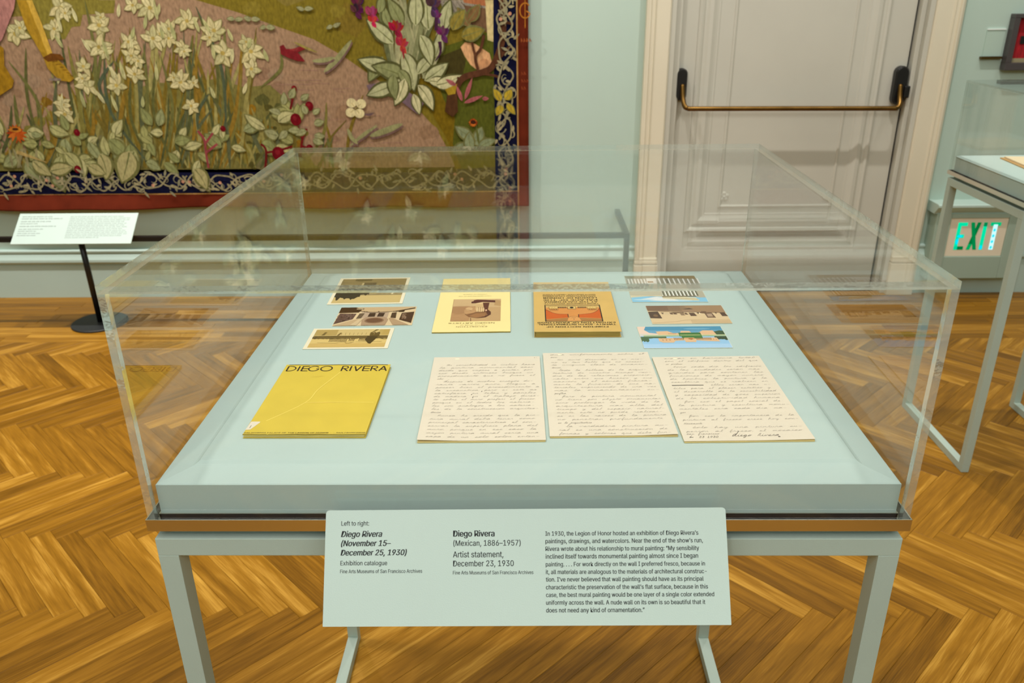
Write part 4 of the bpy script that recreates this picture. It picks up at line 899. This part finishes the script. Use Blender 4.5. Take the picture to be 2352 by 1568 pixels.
# broad pale leaves along the foot of the meadow
LC = [(162, 160, 100), (178, 174, 116), (144, 148, 92), (190, 184, 130), (152, 156, 108)]
def heart(u, v, s, a, col=None):
    x, z = W(u, v); s *= PXM; T.leaf(x, z, a, s*GR.uniform(.95, 1.25), s*GR.uniform(.45, .68), col or GR.choice(LC), (116, 118, 70), GR.uniform(-.4, .4), edge=(118, 116, 66))
for k in range(95):
    u = GR.uniform(-260, 700); v = GR.uniform(285, 378)-(30 if 480 < u < 700 else 0)
    heart(u, v, GR.uniform(20, 38), GR.uniform(0, 6.28))
for u, v, s, a in ((150, 350, 46, -.9), (205, 325, 44, -1.2), (232, 352, 52, -1.4), (250, 320, 46, -.8), (195, 375, 40, -.2), (120, 385, 50, -1.2), (60, 372, 50, -1.0), (300, 330, 60, -1.7), (310, 345, 60, -2.1), (448, 388, 46, -1.1), (40, 360, 40, -2.6), (560, 300, 40, .4), (610, 295, 42, 2.6), (640, 280, 38, .6), (600, 330, 40, -.4)): heart(u, v, s, a)
for k in range(10): u = GR.uniform(-100, 100); blade(u, 385, u+GR.uniform(-20, 20), 340, 6, (150, 142, 100))
# red-stemmed plant
RD = (112, 24, 24)
for pts in ([(610, 388), (612, 345), (600, 330)], [(612, 350), (640, 345), (672, 336)], [(690, 360), (695, 320), (705, 295)], [(695, 335), (720, 345)], [(696, 320), (684, 290)], [(668, 250), (675, 215)], [(480, 385), (474, 350), (470, 320), (455, 300)], [(472, 330), (490, 305)], [(474, 350), (500, 330)]):
    T.line(Ws(pts), 5*PXM, RD if pts[0][0] > 560 else (150, 68, 70), smooth=4)
for u, v, s in ((711, 243, 9), (680, 274, 12), (676, 203, 6), (712, 340, 8), (640, 352, 14), (513, 295, 6), (178, 304, 7), (180, 388, 8)): T.ell(*W(u, v), s*PXM, s*PXM*1.1, (112, 12, 22)); T.ell(*W(u-2, v-3), s*PXM*.4, s*PXM*.4, (132, 30, 36))
for u, v, s, a in ((705, 262, 20, 1.9), (720, 262, 20, .7), (722, 285, 22, .3), (705, 300, 22, 3.4), (722, 310, 22, -.2), (690, 300, 24, 3.0), (650, 240, 26, 1.2), (665, 225, 26, .9), (645, 262, 26, 2.6), (660, 300, 26, -2.4), (640, 310, 30, 3.0), (690, 228, 22, .4), (720, 318, 22, -.6)): heart(u, v, s, a, (160, 160, 114))
# orange flower, left
for u, v, s in ((38, 300, 24), (1087, 280, 11)):
    x, z = W(u, v)
    for k in range(14): a = 2*pi*k/14; T.leaf(x, z-(.01 if s > 15 else 0), a, s*PXM*(1 if math.sin(a) < .3 else .8), s*PXM*.32, GR.choice([(184, 84, 26), (160, 60, 22), (206, 112, 40)]))
    T.ell(x, z+(.006 if s > 15 else 0), s*PXM*.55, s*PXM*.25 if s > 15 else s*PXM*.4, (196, 124, 40) if s > 15 else (60, 30, 16)); T.ell(x, z+(.008 if s > 15 else 0), s*PXM*.3, s*PXM*.12 if s > 15 else s*PXM*.2, (70, 40, 20))
blade(28, 345, 40, 312, 6, (112, 106, 56)); T.line(Ws([(40, 348), (80, 362), (108, 372)]), 9*PXM, (184, 158, 96), taper=True)
# golden-booted legs at the left
T.poly(Ws([(-30, -40), (42, -40), (34, 20), (6, 92), (-30, 120)]), (176, 122, 112)); T.poly(Ws([(-5, 100), (10, 110), (12, 150), (34, 185), (30, 200), (0, 220), (-20, 200)]), (160, 120, 26)); T.poly(Ws([(40, 0), (75, 0), (95, 50), (120, 125), (150, 150), (172, 180), (162, 188), (138, 184), (112, 158), (100, 130), (60, 60)]), (170, 132, 36)); T.poly(Ws([(62, 0), (75, 0), (98, 55), (122, 122), (112, 128), (86, 60)]), (206, 166, 66)); T.poly(Ws([(100, 132), (118, 122), (140, 124), (150, 136), (112, 142)]), (110, 66, 20))
for k in range(6): T.line(Ws([(122+k*8, 142+k*6), (134+k*7, 140+k*7)]), .004, (120, 84, 20))
T.ell(*W(128, 182), .03, .006, (140, 124, 112))
# red bird and fallen sprays on the path
T.poly(Ws([(643, 106), (652, 102), (658, 112), (672, 112), (695, 105), (703, 112), (684, 120), (692, 128), (702, 141), (684, 140), (662, 132), (646, 124)]), (128, 34, 38)); T.poly(Ws([(664, 114), (690, 108), (680, 118)]), (150, 54, 52))
T.line(Ws([(676, 96), (700, 108), (730, 120)]), 5*PXM, (150, 134, 70), taper=2, smooth=4)
for pts, wp_ in (([(745, 165), (775, 135), (808, 92)], 11), ([(718, 140), (745, 138), (768, 132)], 9), ([(804, 335), (840, 305), (868, 290)], 7), ([(850, 312), (885, 300), (925, 284)], 13), ([(799, 295), (808, 315), (822, 330)], 9), ([(830, 318), (850, 300), (866, 286)], 4)):
    T.line(Ws([(a+2, b_+5) for a, b_ in pts]), wp_*PXM, (120, 92, 82), taper=2, smooth=5); T.line(Ws(pts), wp_*PXM, (150, 148, 100), taper=2, smooth=5)
T.poly(Ws([(830, 262), (862, 258), (850, 266)]), (110, 86, 86))
for u, v in ((808, 236), (830, 238), (806, 258), (826, 260)): T.ell(*W(u, v), 11*PXM, 10*PXM, (222, 208, 156)); T.line(Ws([(817, 248), (u, v)]), .003, (178, 160, 104))
for u, v in ((540, 45), (578, 45), (612, 62), (700, 22), (765, 60)): heart(u, v, 16, GR.uniform(-.3, .3), (156, 154, 112)); heart(u, v, 14, GR.uniform(2.8, 3.4), (156, 154, 112))
# big pale-leaved plant on the right
T.poly(Ws([(842, 195), (880, 188), (930, 205), (975, 235), (960, 262), (925, 235), (870, 205), (850, 212)]), (118, 96, 104))
for k in range(34):
    u0 = GR.uniform(900, 990); u1 = u0+GR.uniform(-60, 60); blade(u0, 180, u1, GR.uniform(-60, 60), GR.uniform(8, 15), GR.choice([(150, 150, 108), (130, 132, 90), (172, 168, 124), (104, 108, 70), (96, 94, 58)]), GR.uniform(-14, 14))
for u, v, s, a, c in ((905, 100, 70, 2.4, 0), (880, 130, 60, -2.2, 1), (900, 150, 70, 3.1, 0), (935, 180, 76, 2.7, 1), (925, 120, 80, -1.2, 0), (950, 190, 80, -2.9, 0), (905, 195, 62, -2.8, 0), (915, 160, 46, -.9, 1), (960, 170, 56, .9, 0), (975, 185, 62, .55, 0), (985, 185, 46, -.1, 2), (1000, 195, 60, .2, 2), (960, 195, 60, -.9, 2), (930, 180, 60, -1.9, 2), (950, 215, 44, -1.3, 2), (905, 170, 52, -1.7, 1), (1000, 130, 50, 1.2, 0), (1020, 70, 60, 1.4, 0), (965, 80, 64, -1.1, 0), (925, 60, 60, 2.0, 1), (985, 70, 76, 1.6, 0), (955, 60, 70, 1.5, 0), (895, 60, 40, 1.9, 1), (870, 30, 40, 1.2, 1)):
    x, z = W(u, v); T.leaf(x, z, a, s*PXM, s*.40*PXM, ((182, 182, 136), (142, 146, 96), (206, 200, 152))[c], (112, 116, 66), GR.uniform(-.35, .35), edge=(88, 88, 48))
for u, v, s, c in ((908, 70, 24, (150, 40, 46)), (920, 105, 22, (162, 52, 54)), (852, 35, 22, (150, 60, 84)), (820, 10, 24, (80, 42, 62)), (818, 28, 20, (70, 34, 54)), (1015, 80, 22, (96, 52, 78)), (992, 15, 26, (84, 48, 70)), (1000, 40, 18, (96, 54, 86)), (855, 50, 16, (176, 52, 60))):
    x, z = W(u, v)
    for k in range(6): T.leaf(x, z, .5+k*.42+GR.uniform(-.2, .2)-(0 if k < 5 else 3.4), s*PXM*.9, s*PXM*.55, tuple(min(255, max(0, q+GR.randint(-20, 20))) for q in c), tuple(int(q*.6) for q in c))
T.line(Ws([(1010, 95), (1012, 120), (1000, 140)]), 8*PXM, (70, 36, 60), taper=True, smooth=3); T.line(Ws([(926, 112), (928, 135)]), 7*PXM, (150, 42, 50), taper=True); T.line(Ws([(1003, 40), (1002, 70)]), 7*PXM, (70, 36, 60))
# thorny branches, leaves, pink buds
for pts, wp_ in (([(1035, 262), (1040, 225), (1062, 180), (1110, 165), (1132, 150), (1152, 100), (1156, 40), (1150, -20)], 13), ([(1130, 150), (1160, 118), (1172, 106)], 7), ([(1100, 168), (1130, 172), (1150, 178)], 5), ([(1098, 160), (1092, 130), (1104, 112), (1112, 80)], 6), ([(1092, 128), (1085, 100), (1080, 60)], 5), ([(1156, 50), (1180, 55)], 5), ([(1062, 182), (1050, 178)], 5)):
    T.line(Ws(pts), wp_*PXM, (92, 56, 36), smooth=5)
T.poly(Ws([(1022, 255), (1028, 215), (1050, 200), (1052, 256), (1040, 268)]), (84, 54, 30))
for u, v, s, a in ((1080, 60, 40, 2.2), (1075, 50, 34, .9), (1060, 85, 50, .3), (1040, 70, 46, 1.1)): heart(u, v, s, a, (128, 98, 60) if v < 80 and s < 45 else (146, 130, 56))
T.poly(Ws([(1022, 205), (1050, 192), (1046, 215), (1030, 218)]), (170, 140, 40))
for u, v, s, a in ((1068, 228, 48, 1.2), (1062, 232, 34, 1.9), (1066, 236, 44, .35), (1048, 196, 26, 2.6), (1108, 226, 14, 0)): x, z = W(u, v); T.leaf(x, z, a, s*PXM, 9*PXM, (172, 96, 96), (132, 60, 66))
for u, v, s, a in ((1083, 322, 44, -.1), (1088, 318, 40, 2.6), (1095, 325, 34, 1.2), (1080, 335, 40, 3.4), (1100, 340, 34, .6), (1085, 345, 36, 1.9)): heart(u, v, s, a, (136, 146, 108))
blade(1100, 330, 1094, 288, 5, (100, 104, 50))
# meadow above and left of the picture, beyond the photograph
for k in range(120):
    x, z = GR.uniform(PX0+.1, PX1-.1), GR.uniform(1.62, PZ1-.12)
    if GR.random() < .5:
        for q in range(5): T.leaf(x, z, 2*pi*q/5, .035, .02, GR.choice(CR), None)
    for q in range(3): T.leaf(x, z-.02, GR.uniform(0, 6.28), .07, .03, GR.choice(LC), (116, 118, 70))
# vine scroll on the navy border
VC = [(176, 164, 124), (158, 148, 112), (150, 144, 112)]
def vine(f, L_, seed):
    r = random.Random(seed); n = int(L_/.012)
    for ph in (0, pi):
        T.line([f(L_*i/n, .5+.30*math.sin(L_*i/n*26+ph)+.06*math.sin(L_*i/n*61)) for i in range(n+1)], .0075, VC[1], smooth=2)
    s = .02
    while s < L_-.03:
        t0 = r.uniform(.2, .8); a = r.uniform(0, 6.28); rr_ = r.uniform(.02, .042); c = r.choice(VC); sg = r.choice((-1, 1))
        pts = [f(s+rr_*(1-.75*k/10)*math.cos(a+sg*k*.42), t0+rr_*(1-.75*k/10)*math.sin(a+sg*k*.42)/.12*.9) for k in range(11)]
        T.line(pts, .0065, c, taper=True)
        for q in range(2):
            x, z = f(s+r.uniform(-.03, .03), min(.88, max(.12, t0+r.uniform(-.3, .3)))); T.leaf(x, z, r.uniform(0, 6.28), r.uniform(.025, .045), .012, r.choice(VC))
        if r.random() < .22: x, z = f(s, r.uniform(.3, .8)); T.ell(x, z, .008, .008, (206, 150, 118))
        s += r.uniform(.022, .04)
vine(lambda s, t: (PX0+s, NZ0+(NZ1-NZ0)*t), NX1-PX0-.01, 3)
vine(lambda s, t: (NX0+(NX1-NX0)*t, NZ1+s), PZ1-NZ1, 4)
for u, v, s, a in ((78, 368, 44, -.85), (232, 352, 50, -1.35), (300, 345, 70, -1.95), (448, 386, 44, -1.0), (118, 392, 46, .2), (205, 378, 40, -.6)): heart(u, v, s, a, (180, 170, 116))
for u, v, a in ((1150, 232, 2.0), (1160, 228, .9), (1150, 240, -1.8), (1165, 236, -1.0)): heart(u, v, 24, a, (190, 162, 48))
T.line([(NX1+.004, NZ0-.004), (NX1+.004, PZ1)], .005, (186, 146, 84))
# gilt monogram and marks on the maroon edge
gx0, gz0 = W(1206, 24)
T.line([(gx0+.024*math.cos(a), gz0+.032*math.sin(a)) for a in [.7+k*(2*pi-1.1)/16 for k in range(17)]]+[(gx0+.006, gz0-.002)], .0055, (186, 118, 40), smooth=2); T.line([(gx0, gz0+.06), (gx0, gz0-.075)], .004, (186, 118, 40))
for z, n in ((W(1204, 92)[1], 4), (W(1204, 168)[1], 2), (W(1204, 185)[1], 3), (W(1204, 202)[1], 2)):
    for k in range(n): T.line([(gx0-.018+.013*k, z-.008), (gx0-.018+.013*k, z+.008)], .0035, (170, 96, 46) if n > 3 else (140, 62, 34)); T.line([(gx0-.018+.013*k, z+.006), (gx0-.010+.013*k, z-.006)], .003, (150, 74, 38))
T.c = [tuple(q*.84 for q in c) for c in T.c]
mo = T.build('woven_picture', M_CLOTH, None, lambda x, z, h: (x, YT-.0006-h, z)); wpar(mo, tap)

# ------------------------------------------------------------------ floor barrier in front of the tapestry
bar = tag(empty('floor_barrier', (-1.6, 2.85, 0)), 'low black square-tube barrier rail in front of the tapestry', 'barrier')
tb = .024
for nm, q in (('rail', (-3.9, .476, 2.838, 2.838+tb, .434, .434+tb)), ('rail', (.452, .476, 2.838+tb, 3.285, .434, .434+tb)), ('post', (.452, .476, 2.838, 2.838+tb, 0, .434)), ('post', (-3.9, -3.876, 2.838, 2.838+tb, 0, .434))):
    wpar(box(nm, *q, M_BLACK, bar, .0015), bar)
# label stand
ls = tag(empty('label_stand', (-2.112, 2.90, 0)), 'tilted white label on a black pole with a round base, left of the big case', 'label stand')
bm = bmesh.new(); lathe(bm, [(.128, 0), (.130, .002), (.130, .008), (.127, .010), (.01, .0102)], (0, 0, 0), 64); bm_obj('base', bm, M_BLACK2, ls)
bm = bmesh.new(); tube(bm, [(.004, 0, .01), (-.004, 0, .535)], .0135, 20); bm_obj('pole', bm, M_BLACK, ls, True)
tx_, tz_ = Vector((1, 0, 0)), Vector((0, .13, .109)).normalized()
pc = Vector((.019, -.062, .500)); tn = tx_.cross(tz_)
pn = bpy.data.objects.new('label_panel', None)
bm = bmesh.new(); bx(bm, -.280, .280, -.085, .085, -.004, 0, .0008); lp = bm_obj('label_panel', bm, M_PLATE, ls)
# the panel is sheared a little so that its long sides stay level with the floor
lm = Matrix((tx_, tz_, tn)).transposed().to_4x4()
lp.matrix_basis = Matrix.Translation(pc) @ lm
bm = bmesh.new(); bx(bm, -.06, .06, -.03, .03, -.014, -.004, .001); hb = bm_obj('holder', bm, M_BLACK, ls); hb.matrix_basis = lp.matrix_basis.copy()
P = Paint(2e-5); P.lay = 14; P.up(); r = random.Random(9)
def scrawl(x0, x1, y, hgt, col, wd):
    x = x0
    while x < x1-.004:
        ln = r.uniform(.010, .034); e = min(x1, x+ln); pts = []; k = 0
        while x < e: pts.append((x, y+(hgt if k % 2 else 0))); x += hgt*.36; k += 1
        if len(pts) > 1: P.line(pts, wd*1.6, col, up=False)
        x += .004
ly = .064
for ln, hgt, col in ((.150, .0050, 0), (.190, .0050, 0), (0, 0, 0), (.140, .0050, 0), (.085, .0040, 1), (0, 0, 0), (.170, .0050, 0), (0, 0, 0), (.115, .0045, 1), (.085, .0045, 1), (.105, .0038, 1), (.095, .0038, 1)):
    if ln: scrawl(-.262, -.262+ln, ly, hgt, (40, 46, 44) if col == 0 else (92, 100, 96), .0011)
    ly -= .0115 if ln else .004
for k in range(13):
    if k == 0: P.build('lettering', M_PRINT, lp, lambda x, y, h: (x, y, h)); P = Paint(2e-5); P.lay = 15; P.up()
    scrawl(-.035, .250-r.uniform(0, .03)-(.12 if k == 12 else 0), .064-k*.0098, .0040, (92, 100, 98), .0009)
lt = P.build('lettering', M_PRINT, lp, lambda x, y, h: (x, y, h))

# ------------------------------------------------------------------ exit sign low on the wall
M_SIGN = mat('sign_plate', (236, 224, 200), .5); M_BOX = mat('sign_housing', (160, 180, 164), .55, noise=.03, nscale=6)
ex_ = tag(empty('exit_sign', (2.29, YW, .3)), 'lit green exit sign in a housing low on the wall, behind the smaller case', 'exit sign')
YS = YW-.075
def X(u, v): p = at_y(u, v, YS); return p.x, p.z
sx0, sz1 = 2.125, .417; sx1, sz0 = 2.412, .217
bm = bmesh.new()
bx(bm, 2.05, sx0, YS-.01, YW, .10, .44, .003); bx(bm, sx1, 2.49, YS-.01, YW, .10, .44, .003); bx(bm, sx0, sx1, YS-.01, YW, .10, sz0, .002); bx(bm, sx0, sx1, YS-.01, YW, sz1, .44, .002); bx(bm, sx0, sx1, YS+.02, YW, sz0, sz1)
wpar(bm_obj('housing', bm, M_BOX), ex_)
bm = bmesh.new(); pr = [(.0, .44), (.078, .44), (.080, .446), (.088, .452), (.104, .470), (.112, .478), (.112, .488), (.104, .492), (0, .492)]
extr(bm, pr, 2.035, 2.50, lambda s, p, q: (s, YW-p, q)); wpar(bm_obj('cornice', bm, M_BASE), ex_)
wpar(box('plate', sx0+.001, sx1-.001, YS-.004, YS+.0, sz0+.001, sz1-.001, M_SIGN, bev=.001), ex_)
M_EXIT, nt, out = NT('lit_green'); N = nt.nodes; L_ = nt.links
a = N.new('ShaderNodeVertexColor'); a.layer_name = 'Col'; e = N.new('ShaderNodeEmission'); e.inputs[1].default_value = 1.15; L_.new(a.outputs[0], e.inputs[0]); L_.new(e.outputs[0], out.inputs[0])
Z = Paint(4e-5); Z.lay = 6
G1, G2, CY, WH = (0, 206, 150), (0, 104, 50), (0, 208, 236), (190, 246, 250)
lx = [2.165, 2.228, 2.292, 2.326]; zb_, zt_ = .252, .394; t_ = .0185; w4 = [.048, .052, .020, .052]
def Bx(a, b_, c, d, col, up=True): Z.rect(a, b_, c, d, col, up)
Bx(lx[0], zb_, lx[0]+t_, zt_, G1); Bx(lx[0], zt_-t_, lx[0]+w4[0], zt_, G1, 0); Bx(lx[0], (zb_+zt_)/2-t_/2, lx[0]+w4[0]*.85, (zb_+zt_)/2+t_/2, G1, 0); Bx(lx[0], zb_, lx[0]+w4[0], zb_+t_, G2, 0)
Z.ell(lx[0]+.011, zb_+.044, .007, .016, CY); Z.ell(lx[0]+.02, (zb_+zt_)/2, .014, .007, CY)
x = lx[1]; Z.poly([(x, zb_), (x+t_, zb_), (x+w4[1], zt_), (x+w4[1]-t_, zt_)], G2); Z.poly([(x+w4[1]-t_, zb_), (x+w4[1], zb_), (x+t_, zt_), (x, zt_)], (0, 120, 62))
Z.poly([(x, zb_), (x+t_, zb_), (x+t_+.008, zb_+.03), (x+.008, zb_+.03)], (0, 150, 84))
x = lx[2]; Bx(x, zb_, x+t_, zt_, G1); Z.ell(x+t_/2, zb_+.012, .007, .012, CY); Bx(x, zt_-.02, x+t_, zt_, (0, 120, 70))
x = lx[3]; Bx(x, zt_-t_, x+w4[3], zt_, (0, 170, 110)); Bx(x+.016, zb_, x+.016+t_+.002, zt_-t_*.6, WH)
for k in range(4): Z.ell(x+.016+t_/2, zb_+.012+k*.030, .0065, .008, (40, 208, 226))
wpar(Z.build('letters', M_EXIT, None, lambda x, z, h: (x, YS-.0045-h, z)), ex_)

# ------------------------------------------------------------------ framed red textile and clear plaque on the right
fr = tag(empty('framed_textile', (2.45, YW, 1.2)), 'red textile in a dark box frame on the right wall edge', 'framed textile')
FX0, FX1, FZ0, FZ1 = 2.245, 2.70, 1.115, 1.362
M_FR = mat('dark_frame', (72, 66, 66), .35); M_RED = mat('red_textile', (160, 14, 26), .9, noise=.5, nscale=30, stretch=(3, 1, .6)); M_MAT = mat('frame_mat', (150, 138, 104), .7)
bm = bmesh.new()
for q in ((FX0, FX1, FZ1-.018, FZ1), (FX0, FX1, FZ0, FZ0+.034), (FX0, FX0+.026, FZ0+.034, FZ1-.018), (FX1-.026, FX1, FZ0+.034, FZ1-.018)): bx(bm, q[0], q[1], YW-.045, YW, q[2], q[3], .002)
wpar(bm_obj('frame', bm, M_FR), fr)
wpar(box('textile', FX0+.026, FX1-.026, YW-.018, YW-.002, FZ0+.052, FZ1-.018, M_RED), fr); wpar(box('mount_strip', FX0+.026, FX1-.026, YW-.02, YW-.002, FZ0+.034, FZ0+.052, M_MAT), fr)
wpar(box('dark_motif', FX0+.058, FX0+.12, YW-.021, YW-.018, FZ0+.115, FZ0+.150, M_BLACK, bev=.001), fr)
pq = tag(empty('wall_plaque', (2.19, YW, 1.2)), 'thin pale wall plaque with a gold lower lip, left of the red textile', 'plaque')
M_PLQ = mat('pale_plaque', (176, 198, 184), .5); M_WHITE = mat('white_edge', (232, 240, 234), .4)
wpar(box('plate', 2.150, 2.236, YW-.004, YW, 1.176, 1.292, M_PLQ), pq); wpar(box('top_lip', 2.150, 2.236, YW-.007, YW, 1.2925, 1.2975, M_WHITE), pq); wpar(box('lower_lip', 2.140, 2.238, YW-.020, YW, 1.166, 1.1755, M_BRASS), pq)
